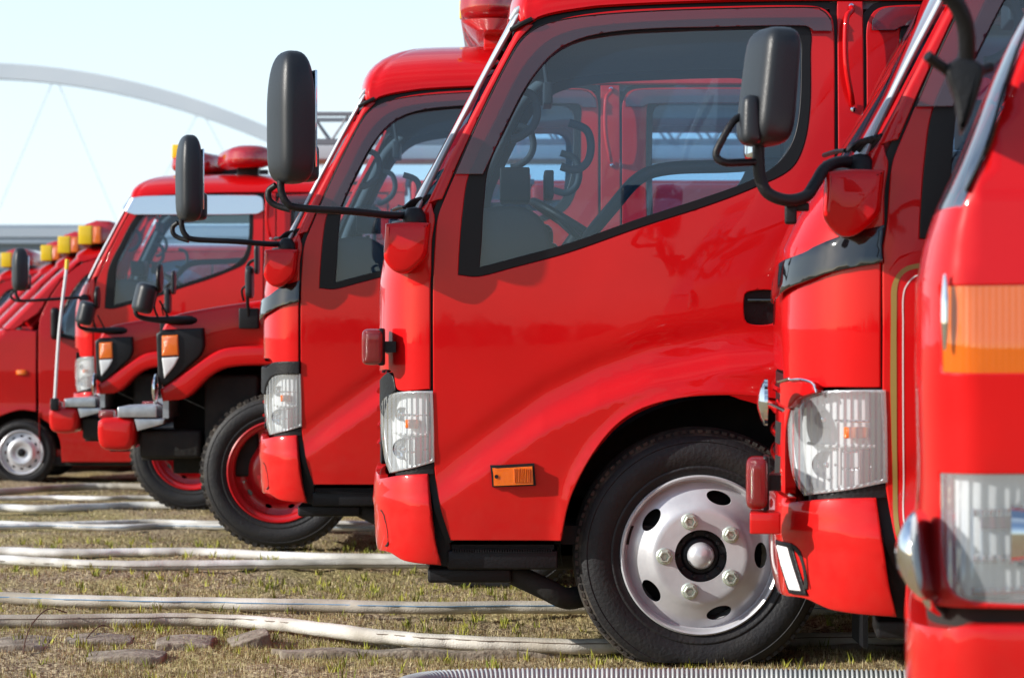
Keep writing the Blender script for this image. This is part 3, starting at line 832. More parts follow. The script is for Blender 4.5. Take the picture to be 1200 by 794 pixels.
        # grab rail
        mb = MB()
        rail = [(999, 8, .006), (998, 14, .03), (991, 24, .05), (989, 60, .055), (991, 88, .052), (996, 112, .04), (999, 122, .012)]
        mb.tube([cab.pt(x, y, o, far) for x, y, o in rail], .009, 10)
        gb = mb.build('grab_rail', RED, root)
        mb = MB()
        for x, y in ((999, 6), (1000, 128)):
            p = cab.pt(x, y, .002, far); mb.lathe([(0, -.008 if not far else .008), (.008, -.006 if not far else .006), (.009, .002)], p, seg=12)
        mb.build('rail_bolt', CHROME, gb)
        # black strips behind the gaps stand in for their shade
        def ribbon(pts, w_, off):
            c_ = sm(pts, 10, False); t = np.gradient(c_, axis=0); t /= np.linalg.norm(t, axis=1)[:, None]
            nn = np.stack([-t[:, 1], t[:, 0]], 1)
            lp = np.concatenate([c_+nn*w_/2, (c_-nn*w_/2)[::-1]])
            return [tuple(p) for p in lp]
        jamb = None
        for nm, pts, w_ in (('gap_shade_strip', [(528, 636), (512, 590), (506, 540), (506, 330), V(508, 280)[:2], V(512, 250)[:2], V(520, 232)[:2], V(540, 187)[:2], V(571, 119)[:2], V(600, 61)[:2], V(616, 38)[:2], (640, 23), (690, 11), (740, 6), (850, 2), (975, 1)], 12),
                            ('gap_shade_strip', [(981, 0), (981, 495)], 12), ('gap_shade_strip', [(1015.5, 640), (1015.5, 40), (1020, 14), (1040, 2), (1330, 0), (1330, 640)], 10)):
            lp = ribbon(pts, w_, 0)
            A_ = np.array(lp)
            m2 = len(A_)//2
            top = A_[:m2]; bot = A_[m2:][::-1]
            p1 = cab.P(top[:, 0], top[:, 1], -.024, far); p2 = cab.P(bot[:, 0], bot[:, 1], -.024, far)
            mb = MB(); mb.add(list(p1)+list(p2), [(i, i+1, m2+i+1, m2+i) for i in range(m2-1)])
            o_ = mb.build(nm, SEAL, root)
        # front corner: lamp well, trim
        well = [(514, 448, K), V(514, 552, K), (530, 668, K), V(500, 664, K), F(.2, 640, K), F(.3, 448, K)]
        cab.panel('lower_valance', well, BLK, off=-.055, thick=.02, grid=12, far=far)
        head = [V(507, 458, K), V(508.5, 500), V(509, 541, K), V(482, 549), V(456, 556, K), V(449, 538), F(.22, 492), F(.20, 474), V(462, 461), V(485, 458.5)]
        back = cab.panel('headlight', head, REFL, off=-.028, thick=.006, grid=7, far=far)
        cab.panel('lens', head, LENS, off=.004, rim=False, grid=8, far=far, parent=back)
        hp = np.array([p[:2] for p in head]); hc = np.array([V(480, 505)[0], 505.])
        inner_ = [(hc[0]+(p[0]-hc[0])*.90, hc[1]+(p[1]-hc[1])*.94, *p[2:]) for p in head]
        cab.panel('lamp_frame', head, GALV, holes=[inner_], off=-.001, thick=.045, grid=8, far=far, parent=back, edge=.7, drop=.002)
        mb = MB()
        for y in (487, 512, 528):
            mb.tube([cab.pt(x, y+ (3 if y > 500 else 0)*math.sin(x), -.03, far) for x in (456, 466, 480, 500)], .004, 6)
        mb.build('reflector_rib', CHROME, back)
        mb = MB(); p = cab.pt(480, 497, -.014, far)
        mb.box(p.x-.022*kx, p.x+.020*kx, p.y-.012, p.y+.010, p.z-.014, p.z+.014, bev=.004); mb.build('indicator', AMBER, back)
        mb = MB(); p = cab.pt(487, 532, -.02, far)
        mb.box(p.x-.012, p.x+.013, p.y-.008, p.y+.010, p.z-.05, p.z+.052, bev=.003); mb.build('lamp_shield', simple('dull_red_reflector', (.20, .05, .06), .3) if 'dull_red_reflector' not in MATS else MATS['dull_red_reflector'], back)
        mb = MB()
        for (x, y, r) in ((466, 527, .034), (464, 486, .022)):
            p = V(x, y); p = Vector(cab.P(p[0], p[1], -.02, far)[0]); sy = 1 if not far else -1
            mb.lathe([(r, -.004*sy), (r*.96, .0), (r*.8, .012*sy), (r*.45, .022*sy), (.006, .026*sy), (.006, .004*sy), (0, .002*sy)], p, 'y', 24)
        mb.build('reflector_bowl', CHROME, back)
        mb = MB(); p = V(493, 522); q0 = [cab.P(V(x_, y_)[0], y_, -.012, far)[0] for x_, y_ in ((477, 511), (477, 545))]
        mb.tube(q0, .004, 6, smooth=False); q0 = [cab.P(V(x_, y_)[0], y_, -.014, far)[0] for x_, y_ in ((455, 508), (470, 510), (500, 509))]
        mb.tube(q0, .004, 6); mb.build('lamp_divider', WHITEP, back)
        # under-lamp black and bumper
        cab.panel('lamp_base', [V(509, 543, K), V(509, 556, K), V(460, 560, K), V(459, 556, K)], BLK, off=-.006, thick=.03, grid=8, far=far)
        if 'triangle' in opts:
            cab.panel('corner_trim', [V(453, 437, K), V(459, 441), V(463, 458, K), V(455, 468), V(449, 492, K), F(.24, 480), F(.24, 446, K)], BLK, off=.004, thick=.02, grid=7, far=far)
        if 'lampband' in opts:
            cab.panel('corner_trim', [V(506, 438, K), V(506, 458, K), V(465, 461), V(452, 476), V(448, 492, K), F(.25, 490, K), F(.25, 450), V(452, 449), V(465, 440)], BLK, off=.012, thick=.02, grid=7, far=far)
        if 'strip' in opts:
            cab.panel('black_strip', [V(506, 310, K), V(506, 344, K), V(475, 352), V(456, 362), F(.4, 376), F(.4, 350), V(456, 334), V(475, 321)], GBLK, off=.003, thick=.006, grid=8, far=far, bulge=lambda x, y: .016*np.clip((y-309)/55., 0, 1))
        # step
        mb = MB()
        y0_, y1_ = (-W/2+.02, -W/2+.30)
        if far: y0_, y1_ = -y1_, -y0_
        zz = lambda y: (Y0-y)/S
        xx = lambda x: (x-X0)/S
        mb.box(xx(524), xx(654), y0_+.01, y1_, zz(668), zz(646), bev=.006)
        for k in range(40):
            xk = xx(530)+k*.0078; yy = y0_ if not far else y1_-.012
            mb.box(xk, xk+.004, yy, yy+.012, zz(648), zz(644))
        mb.box(xx(526), xx(650), y0_+.05, y1_, zz(646), zz(634))
        mb.box(xx(500), xx(600), y0_+.06, y1_, zz(686), zz(668), bev=.01)
        mb.build('step', BLK, root, 30)
        # wheel arch liner
        mb = MB()
        c = (xx(838), 0, zz(640)); prof = []
        ang = np.linspace(R(-8), R(188), 40)
        ya, yb = (-W/2+.025, -W/2+.40)
        if far: ya, yb = -yb, -ya
        vs = []
        for a in ang:
            for y in (ya, yb): vs.append((c[0]+.475*math.cos(a), y, c[2]+.455*math.sin(a)))
        mb.add(vs, [(2*i, 2*i+1, 2*i+3, 2*i+2) for i in range(len(ang)-1)])
        yq = yb if not far else ya
        mb.add([(c[0]+.475*math.cos(a), yq, c[2]+.455*math.sin(a)) for a in ang], [tuple(range(len(ang)))])
        mb.build('wheel_housing', DARK, root)
    # bumper, wraps the front
    bn = [V(517, 662, K), V(511, 636), V(506, 600), V(501, 555, K), V(475, 557), V(446, 564), F(.2, 560), F(.5, 556)]
    bb = [F(.5, 655), F(.25, 652), V(459, 650), V(475, 658)]
    ol = bn+[F(1, 555)]+[cab.mir(p) for p in reversed(bn)]+[cab.mir(p) for p in reversed(bb)]+[F(1, 656)]+bb
    def bulge(x, y): return .020*np.clip(1-((y-608)/60.)**4, -.6, 1)+.004*np.exp(-((y-590)/5.)**2)
    bm_ = cab.panel('bumper', ol, RED, off=.0, thick=.03, grid=8, bulge=bulge, step=5)
    for far in (False, True):
        cab.panel('bumper_slot', [V(451, 600), V(457, 612), V(460, 636), V(456, 643), F(.10, 640), F(.12, 606)], DARK, off=.0245, thick=.004, grid=6, far=far, parent=bm_)
    # ---- cabin interior
    xx = lambda x: (x-X0)/S
    zz = lambda y: (Y0-y)/S
    yr = W/2-.07
    mb = MB()
    dash = [(498, 330), (500, 275), (520, 255), (560, 244), (606, 240), (632, 252), (646, 280), (652, 330), (630, 420), (600, 560), (520, 560)]
    lp = np.array([(xx(x), zz(y)) for x, y in sm(dash, 10)])
    mb.solid(lp, -yr, yr, .02); mb.build('dashboard', DASH, root)
    mb = MB()
    mb.box(xx(585), xx(622), -.42, -.18, zz(228), zz(186), bev=.006, mat=None)
    mb.tube([(xx(602), -.3, zz(232)), (xx(600), -.3, zz(250))], .01, 8)
    mb.box(xx(640), xx(652), -.35, -.10, zz(222), zz(188), bev=.006)
    mb.build('radio_monitor', BLK, root, 30)
    mb = MB(); mb.box(xx(600), xx(650), -.60, -.42, zz(330), zz(258), bev=.03); mb.box(xx(620), xx(656), -.66, -.48, zz(330), zz(282), bev=.02)
    mb.build('dashboard_pod', GBLK if 'triangle' in opts else BLK, root, 30)
    # steering wheel, driver side
    mb = MB(); tilt = R(32); sc_ = Vector((xx(690), W*.24, zz(252))); pts = []
    for i in range(41):
        a = 2*math.pi*i/40; p = Vector((.19*math.cos(a), .19*math.sin(a), 0)); p.rotate(Matrix.Rotation(tilt, 3, 'Y')); pts.append(sc_+p)
    mb.tube(pts, .015, 10, smooth=False, caps=False)
    for a in (0, 2.1, 4.2):
        p = Vector((.18*math.cos(a), .18*math.sin(a), 0)); p.rotate(Matrix.Rotation(tilt, 3, 'Y')); mb.tube([sc_+p, sc_+Vector((0, 0, -.03))], .012, 8)
    mb.tube([sc_+Vector((0, 0, -.02)), Vector((xx(640), W*.24, zz(330)))], .03, 12)
    mb.build('steering_wheel', BLK, root)
    for (yc_, sw) in ((-.42, .48), (.42, .48)):
        mb = MB(); mb.box(xx(800), xx(960), yc_-sw/2, yc_+sw/2, zz(420), zz(360), bev=.03)
        M = Matrix.Translation((xx(955), yc_, zz(290))) @ Matrix.Rotation(R(14), 4, 'Y')
        mb.box(-.06, .06, -sw/2, sw/2, -.24, .22, bev=.04, mat=M); mb.build('seat', SEATM, root, 50)
    mb = MB(); mb.box(xx(1180), xx(1320), -yr, yr, zz(430), zz(370), bev=.03); mb.box(xx(1300), xx(1345), -yr, yr, zz(380), zz(235), bev=.03); mb.build('rear_bench', SEATM, root, 50)
    mb = MB()
    mb.tube([(xx(688), -.62, zz(300)), (xx(692), -.62, zz(276)), (xx(722), -.62, zz(238)), (xx(752), -.62, zz(205)), (xx(785), -.62, zz(193)), (xx(850), -.62, zz(190)), (xx(960), -.62, zz(190)), (xx(990), -.62, zz(240))], .021, 14)
    mb.build('inner_rail', BLK, root)
    for far in (False, True):
        sg = 1 if far else -1
        mb = MB(); o = yr-.05
        h = [(596, 160), (606, 158), (622, 146), (628, 128), (622, 108), (606, 102)]
        mb.tube([(xx(x+2), sg*(o+.0), zz(y)) for x, y in h], .013, 10); mb.build('pillar_grip', DASH, root)
        h = [(664, 140), (684, 148), (690, 166), (686, 186), (672, 196), (654, 192)]
        mb = MB(); mb.tube([(xx(x+4), sg*(o-.02), zz(y)) for x, y in h], .013, 10); mb.build('pillar_grip', DASH, root)
        mb = MB(); mb.tube([cab.pt(x+5, y, -.045, far) for x, y in [(530, 235), (545, 195), (577, 128), (608, 68), (640, 38)]], .024, 12); mb.build('pillar_trim', LINER, root)
    mb = MB(); mb.box(xx(640), xx(652), -.11, .11, zz(98), zz(70), bev=.006); mb.tube([(xx(646), 0, zz(72)), (xx(640), 0, zz(30))], .008, 8); mb.build('cabin_mirror', DASH, root)
    mb = MB(); mb.box(xx(500), xx(1372), -W/2+.07, W/2-.07, zz(640), zz(618)); mb.box(xx(500), xx(515), -W/2+.07, W/2-.07, zz(618), zz(300)); mb.build('cab_floor', DARK, root)
    mb = MB(); wz0, wz1 = zz(190), zz(30)
    mb.box(xx(1366), xx(1374), -W/2+.05, W/2-.05, zz(633), wz0); mb.box(xx(1366), xx(1374), -W/2+.05, W/2-.05, wz1, zz(-30)); mb.box(xx(1366), xx(1374), -W/2+.05, -.5, wz0, wz1); mb.box(xx(1366), xx(1374), .5, W/2-.05, wz0, wz1)
    mb.build('cab_rear_wall', RED, root)
    # ---- chassis
    mb = MB()
    for sg in (-1, 1): mb.box(xx(470), 5.0, sg*.36-.035, sg*.36+.035, .46, .62, bev=.005)
    mb.box(xx(480), xx(520), -.6, .6, .33, .42, bev=.02); mb.box(xx(800), xx(850), -.7, .7, .30, .36, bev=.03)
    mb.box(xx(560), xx(760), -.45, .45, .26, .55, bev=.05)
    mb.tube([(xx(600), -.72, zz(676)), (xx(640), -.74, zz(694)), (xx(665), -.72, zz(706)), (xx(690), -.66, zz(704))], .035, 12)
    mb.lathe([(0, -.08), (.09, -.08), (.10, 0), (.09, .1), (0, .1)], (xx(838), 0, .33), 'y', 20)
    mb.box(xx(990), xx(1300), -W/2+.12, -.45, .26, .56, bev=.03)
    mb.build('chassis', DARK, root, 40)
    for sg in (-1, 1):
        mb = MB(); mb.box(xx(1012), xx(1018), sg*(W/2-.14)-.13, sg*(W/2-.14)+.13, .06, .5); mb.build('mud_flap', BLK, root)
    # ---- rear body
    mb = MB(); mb.box(xx(1392), 5.05, -W/2, W/2, .55, 2.15, bev=.03); bd = mb.build('pump_body', RED, root)
    for far in (False, True):
        sg = 1 if far else -1
        for k in range(2):
            xa = xx(1392)+.12+k*1.05; mb = MB(); ys = sorted((sg*(W/2+.001), sg*(W/2+.012))); mb.box(xa, xa+.95, ys[0], ys[1], .75, 1.95)
            for j in range(22):
                z = .78+j*.053; ys = sorted((sg*(W/2+.010), sg*(W/2+.018))); mb.box(xa+.02, xa+.93, ys[0], ys[1], z, z+.046, bev=.003)
            mb.build('shutter', GALV, bd, 30)
        mb = MB(); ys = sorted((sg*(W/2-.30), sg*(W/2+.01))); mb.box(3.2, 4.1, ys[0], ys[1], .5, .74, bev=.04); mb.build('fender', RED, bd)
    for xw in (xx(822), 3.65):
        for far in (False, True):
            truck_wheel(root, xw, zz(652)-wheel_dz, .395, W, far, zflat=(.012-wheel_dz))
    return root, cab

def bucket(cab, pts, y_out=.07, y_in=.16, far=False, mat=None):
    lp = np.array([((x-cab.x0)/cab.s, (cab.yg-y)/cab.s) for x, y in sm(pts, 4)])
    sg = 1 if far else -1
    mb = MB(); mb.solid(lp, sg*(cab.W/2+y_out), sg*(cab.W/2-y_in), .014); return mb.build('mirror_bracket', mat or RED, cab.root)
BUCK = [(453, 263, 'c'), (479, 261), (505, 262, 'c'), (503, 282), (500, 300), (490, 312), (478, 320), (466, 320), (456, 312), (451, 302), (452, 280)]
def arm_mirror(cab, wf=1.0, yaw=R(28), far=False, top=66, bot=219, cx=346, base=(484, 252), lobe=True):
    """tall housing on a long tube arm; design coordinates of the truck"""
    S = cab.s; sg = 1 if far else -1; k = S/380.
    g = lambda x, y, o: ((x-cab.x0)/S, sg*(cab.W/2+o), (cab.yg-y)/S)
    bx, by = base; u = lambda dx: cx+dx*k; v = lambda dy: bot+dy*k
    mb = MB()
    mb.tube([g(bx, by, .0), g(bx-25*k, by+1*k, .04), g((bx+cx)/2, (by+v(28))/2, .10), g(u(9), v(27), .14), g(u(-5), v(21), .15), g(u(-11), v(9), .15), g(u(-12), v(-4), .15)], .0115, 12)
    mb.tube([g(u(-1), v(29), .14), g(u(-18), v(24), .13), g(u(-26), v(17), .13), g(u(-26), v(7), .13), g(u(-18), v(1), .14)], .010, 10)
    mb.lathe([(0, .035), (.022, .03), (.034, .012), (.038, -.012), (.034, -.03)], g(bx+2*k, by+4*k, .02), 'z', 20)
    arm = mb.build('mirror_arm', BLK, cab.root)
    c = g(cx, 0, .15); mb = MB()
    tp = lambda t: 1.0-.30*max(0, (t-.55)/.45)**2-.06*max(0, (.4-t)/.4)**2
    mirror_body(mb, (c[0], c[1], 0), .058*wf, .085, (cab.yg-bot)/S, (cab.yg-top)/S, yaw*sg*-1, tp, n=4.0)
    b = mb.build('side_mirror', BLKM, arm, 50)
    mb = MB(); M = Matrix.Translation((c[0], c[1], 0)) @ Matrix.Rotation(yaw*sg*-1, 4, 'Z')
    h0, h1 = (cab.yg-bot)/S+.04, (cab.yg-top)/S-.03
    mb.box(.052*wf, .0605*wf, -.062, .062, h0+.01, h1-.03, bev=.003, mat=M); mb.build('mirror_glass', MGLASS, b)
    if lobe:
        mb = MB(); mirror_body(mb, (c[0]+.045*wf, c[1]-sg*.03, 0), .032, .05, (cab.yg-bot+3*k)/S, (cab.yg-bot+47*k)/S, yaw*sg*-1, None, n=2.4); mb.build('lower_mirror', BLKM, arm, 50)
    return arm
def wiper(cab, far=False):
    mb = MB(); S = cab.s; sg = 1 if far else -1
    for k in range(3):
        q = [Vector(cab.P(*cab.F(t, 262-7*k-60*abs(t-.12)*0)[:2], .02+.008*k)[0]) for t in (.03+.02*k, .1+.02*k, .22+.05*k)]
        mb.tube(q, .006, 6)
    p = cab.pt(487, 246, .02)
    for k in range(5):
        mb.tube([p+Vector((-.02+.012*k, 0, .0)), p+Vector((.005+.012*k, -.012, .02+.003*k)), p+Vector((.03+.008*k, -.006, .028+.002*k))], .006, 6)
    mb.build('wiper', BLK, cab.root)
def copy_tree(o, loc=None, label=None, parent=None):
    c = o.copy(); COL.objects.link(c)
    if parent is not None: c.parent = parent
    if loc is not None: c.location = loc
    if label: c['label'] = label
    for ch in list(o.children): copy_tree(ch, None, None, c)
    return c

# ------------------------------------------------------------------ ground
GY = np.array([-400, 9, 13.3, 16.9, 22, 30, 60, 6000.]); GZ = np.array([0, 0, -.10, -.16, -.28, -.38, -.5, -.5])
def gz(y): return np.interp(y, GY, GZ)
_nz = np.random.default_rng(11).normal(0, 1, (256, 256))
def rough(x, y):
    i = (np.floor(np.asarray(x)*33).astype(int)) % 256; j = (np.floor(np.asarray(y)*33).astype(int)) % 256
    return .0032*_nz[i, j]
def bumps(x, y):
    return .010*np.sin(x*2.3+1.7*np.sin(y*1.9))+.007*np.sin(y*5.1+x*3.7)+.004*np.sin(x*13.1+y*7.7)+.003*np.sin(x*29+2*np.sin(y*23))
def groundpt(px, py, h=0.):
    y = 8.0
    for _ in range(60):
        y = (CAMZ-float(gz(y))-h)*FPX/max(py-HOR, 1)
    return Vector(((px-600)/FPX*y, y, float(gz(y))+h))
m, nt, b = newmat("dry_grass_ground")
b.inputs['Roughness'].default_value = .95; b.inputs['Specular IOR Level'].default_value = .1
t = nt.nodes.new("ShaderNodeTexCoord")
def ns(sc_, det=8):
    n = nt.nodes.new("ShaderNodeTexNoise"); n.inputs['Scale'].default_value = sc_; n.inputs['Detail'].default_value = det
    nt.links.new(t.outputs['Object'], n.inputs['Vector']); return n
def rampn(n, c1, c2, p0, p1):
    r = nt.nodes.new("ShaderNodeValToRGB"); r.color_ramp.elements[0].position = p0; r.color_ramp.elements[1].position = p1
    r.color_ramp.elements[0].color = (*c1, 1); r.color_ramp.elements[1].color = (*c2, 1); nt.links.new(n.outputs['Fac'], r.inputs['Fac']); return r
r1 = rampn(ns(60), (.15, .105, .065), (.56, .46, .30), .38, .66)
r2 = rampn(ns(35), (.20, .16, .07), (.52, .44, .22), .35, .7)
r3 = rampn(ns(1.6), (0, 0, 0), (1, 1, 1), .46, .60)
mx = nt.nodes.new("ShaderNodeMixRGB"); nt.links.new(r3.outputs[0], mx.inputs[0]); nt.links.new(r1.outputs[0], mx.inputs[1]); nt.links.new(r2.outputs[0], mx.inputs[2])
nt.links.new(mx.outputs[0], b.inputs['Base Color'])
nb_ = ns(45); bp = nt.nodes.new("ShaderNodeBump"); bp.inputs['Strength'].default_value = .9; bp.inputs['Distance'].default_value = .03
nt.links.new(nb_.outputs['Fac'], bp.inputs['Height']); nt.links.new(bp.outputs[0], b.inputs['Normal'])
GROUND = m
xs = np.concatenate([[-3000, -600, -120, -40, -15], np.arange(-6, -2.6, .1), np.arange(-2.6, 2.6, .03), np.arange(2.6, 6.01, .1), [15, 40, 120, 600, 3000]])
ys = np.concatenate([[-400, -100, -30, -8, 0, 4], np.arange(6.5, 7.4, .07), np.arange(7.4, 11, .03), np.arange(11, 24, .07), [26, 30, 40, 60, 100, 200, 500, 1500, 5000]])
gx, gy = np.meshgrid(xs, ys); near = (np.abs(gx) < 6.1) & (gy > 6.4) & (gy < 24)
gzv = gz(gy)+np.where(near, bumps(gx, gy)+rough(gx, gy)-.008, 0)
nx, ny = len(xs), len(ys)
mb = MB(); mb.add(np.stack([gx, gy, gzv], -1).reshape(-1, 3).tolist(), [(j*nx+i, j*nx+i+1, (j+1)*nx+i+1, (j+1)*nx+i) for j in range(ny-1) for i in range(nx-1)])
tag(mb.build('ground', GROUND, None, 80), kind='structure')

# ------------------------------------------------------------------ the middle trucks
tA, cA = cab_truck('red double-cab truck in the middle with orange side marker and silver five-hole wheel', (-.421, 8, 0), opts=('triangle',))
bucket(cA, BUCK); arm_mirror(cA); wiper(cA)
mb = MB(); f = lambda p: Vector(cA.P(*p[:2], .0)[0])
o = cA.L(600, 556)
fr = lambda a, bb, d: tuple(cA.P(a, bb, -d)[0])
mk_ = MB(); mk_.solid(sm([(575, 545, 'c'), (626, 542, 'c'), (628, 568, 'c'), (577, 570, 'c')], 5), .004, -.010, .003, fr=fr, seg=2)
smk = mk_.build('side_marker', BLK, tA)
mk_ = MB(); mk_.solid(sm([(578, 548, 'c'), (624, 545, 'c'), (625, 566, 'c'), (579, 568, 'c')], 5), -.008, -.026, .005, fr=fr)
mk_.build('amber_lens', AMBER, smk)
mk_ = MB()
for k in range(9):
    q0 = cA.P(603+k*2.2, 548, .027)[0]; q1 = cA.P(603.5+k*2.2, 564, .027)[0]; mk_.tube([q0, q1], .0022, 6)
mk_.build('lens_rib', lens_col('deep_amber', (.70, .12, .004)), smk)
mk_ = MB(); mk_.tube([cA.P(582, 557, .024)[0], cA.P(582, 557, .029)[0]], .006, 10); mk_.build('lens_screw', BLK, smk)
def marker_lamp(cab, x0, x1, y0, y1, o=.03, mat=None):
    S = cab.s; cx = ((x0+x1)/2-cab.x0)/S; cz = (cab.yg-(y0+y1)/2)/S; hh = (y1-y0)/2/S; hw = (x1-x0)/S
    yb_ = -cab.W/2+o
    mb = MB(); mirror_body(mb, (cx+hw*.02, yb_, 0), hw*.55, .04, cz-hh, cz+hh, 0, None, n=5); l = mb.build('marker_lamp', REDL, cab.root)
    mb = MB(); mb.box(cx+hw*.30, cx+hw*.62, yb_-.03, yb_+.05, cz-hh*1.02, cz+hh*1.02, bev=.006)
    mb.box(cx+hw*.5, cx+hw*1.2, yb_-.01, yb_+.08, cz-hh*.3, cz+hh*.3); mb.build('lamp_base', BLK, l)
marker_lamp(cA, 424, 447, 385, 428, .05)

tB, cB = cab_truck('second full-size red truck behind the orange-marker one, black band above its headlight', (-1.058, 10.81, 0), opts=('strip', 'lampband'), wheel_dz=.045)
bucket(cB, BUCK); arm_mirror(cB, .82, R(20), top=84, bot=220, cx=338); wiper(cB)
# light bar of the second truck
def pod(mb, c, L_, r, z0, z1, ang=0, seg=40, mi=0, taper=.9):
    """capsule-plan rounded box along y, turned by ang"""
    secs = []; N = 10
    for i in range(N+1):
        t = i/N; k = (1-abs(2*t-1)**4)**.35 if 0 < t < 1 else .55
        rr = r*max(k, .55)*(1-(1-taper)*t); sec = []
        for q in range(seg):
            a = 2*math.pi*q/seg; x = rr*math.cos(a); y = rr*math.sin(a)+(L_/2-r)*(1 if math.sin(a) > 0 else -1)
            sec.append((c[0]+x*math.cos(ang)-y*math.sin(ang), c[1]+x*math.sin(ang)+y*math.cos(ang), z0+(z1-z0)*t))
        secs.append(sec)
    mb.loft(secs, mi)
def S_(cab, x, y): return ((x-cab.x0)/cab.s, (cab.yg-y)/cab.s)
x_, z_ = S_(cB, 807, 0)
zb = S_(cB, 0, -84)[1]
mb = MB(); pod(mb, (x_, 0), 1.30, .138, zb+.075, zb+.25); lb = mb.build('light_bar', REDT, tB, 50)
mb = MB()
secs = [[(x_+r*math.cos(a), r*math.sin(a)+(.65-r)*(1 if math.sin(a) > 0 else -1), zb+h) for a in np.linspace(0, 2*math.pi, 40, endpoint=False)] for r, h in ((.05, .03), (.06, .03), (.12, .07), (.128, .078))]
mb.loft(secs); mb.build('bar_base', lens_col('red_bar_base', (.55, .008, .008)), lb, 50)
mb = MB()
for yy in (-.42, -.15, .15, .42):
    mb.lathe([(0, .17), (.05, .165), (.075, .08), (.075, .0)], (x_, yy, zb+.075), 'z', 20)
mb.build('bar_reflector', REDL, lb)
for yy in (-.38, .38):
    mb = MB(); mb.box(x_-.03, x_+.10, yy-.04, yy+.04, zb-.03, zb+.04, bev=.006); mb.build('bar_foot', RED, lb)
for yy in (-.45, .45):
    mb = MB(); mb.box(x_-.152, x_-.11, yy-.04, yy+.04, zb+.20, zb+.29, bev=.01); mb.build('yellow_lamp', YEL, lb)

# ------------------------------------------------------------------ right-hand truck, nearer than the middle one
tF, cF = cab_truck('red truck right of the silver wheel, gold pinstripe on door, slotted fog lamp in bumper', (.7085, 6.154, .05), W=1.60, opts=('strip',), wheel_dz=.05, kx=1.40, rot=R(-5.5))
bucket(cF, BUCK); wiper(cF)
def fx(x, y): return (507+(x-1037)/1.3, 400+(y-381)/1.3)
def gF(x, y, o):
    a, b_ = fx(x, y); return ((a-440)/380., -.80-o, (782-b_)/380.)
mb = MB()
mb.tube([gF(1005, 192, -.03), gF(985, 190, .0), gF(966, 199, .05), (gF(954, 218, .09)), gF(943, 233, .12), gF(922, 238, .14), gF(900, 230, .15), gF(891, 212, .15), gF(889, 190, .15), gF(889, 172, .15)], .0145, 14)
mb.tube([gF(890, 194, .15), gF(866, 196, .18), gF(850, 196, .20), gF(841, 188, .20), gF(847, 172, .20), gF(862, 148, .19), gF(880, 140, .16)], .009, 10)
mb.lathe([(0, .03), (.02, .026), (.032, .012), (.034, -.03)], gF(1008, 194, -.03), 'z', 20)
armF = mb.build('mirror_arm', BLK, tF)
mb = MB(); c = gF(901, 0, .15); z0, z1 = gF(0, 177, 0)[2], gF(0, 41, 0)[2]
tp = lambda t: 1.0-.10*t-.06*max(0, (.3-t)/.3)**2
mirror_body(mb, (c[0], c[1], 0), .050, .088, z0, z1, R(24), tp, n=4.2, lean=.028); bF = mb.build('side_mirror', BLKM, armF, 50)
mb = MB(); c2 = gF(880, 0, .20); mirror_body(mb, (c2[0], c2[1], 0), .026, .035, gF(0, 176, 0)[2], gF(0, 120, 0)[2], R(10), lambda t: 1-.25*t*t, n=2.6); mb.build('lobe_housing', BLKM, armF, 50)
mb = MB(); c2 = gF(884, 0, .10); mirror_body(mb, (c2[0], c2[1], 0), .018, .05, gF(0, 190, 0)[2], gF(0, 150, 0)[2], R(20), None, n=2.2); mb.build('lower_mirror', MGLASS, armF, 50)
mb = MB(); p = gF(925, 250, .10); mb.box(p[0]-.012, p[0]+.016, p[1]-.02, p[1]+.02, p[2]-.03, p[2]+.025, bev=.006); mb.box(p[0], p[0]+.045, p[1]-.01, p[1]+.01, p[2]+.0, p[2]+.02, bev=.004); mb.build('camera_pod', BLK, armF)
D_ = lambda x, y, *k: cF.V(*fx(x, y), *k)
# raised ridge with chrome edge above the headlight
Fq = cF.F
rg = [D_(964, 460, 'c'), D_(960, 450), D_(950, 446), D_(938, 447), Fq(.16, 450), Fq(.23, 453), Fq(.23, 474, 'c'), Fq(.17, 476), D_(942, 469), D_(952, 464)]
q = cF.panel('lamp_brow', rg, RED, off=.022, thick=.03, grid=6)
mb = MB(); mb.tube([Vector(cF.P(*p[:2], .026)[0]) for p in (D_(965, 460), D_(961, 449), D_(949, 445), D_(938, 446), Fq(.16, 449), Fq(.23, 452))], .0035, 8); mb.build('chrome_edge', CHROME, q)
# red cheek between headlight and grille, with two dark slots
ck = cF.panel('front_cheek', [cF.F(.19, 476, 'c'), cF.F(.42, 470, 'c'), cF.F(.42, 552, 'c'), cF.F(.22, 556, 'c'), cF.F(.225, 500)], RED, off=.010, thick=.03, grid=7)
for y_ in (490, 522):
    cF.panel('air_slot', [cF.F(.26, y_, 'c'), cF.F(.40, y_, 'c'), cF.F(.40, y_+22, 'c'), cF.F(.27, y_+22, 'c')], DARK, off=.012, thick=.004, grid=8, parent=ck)
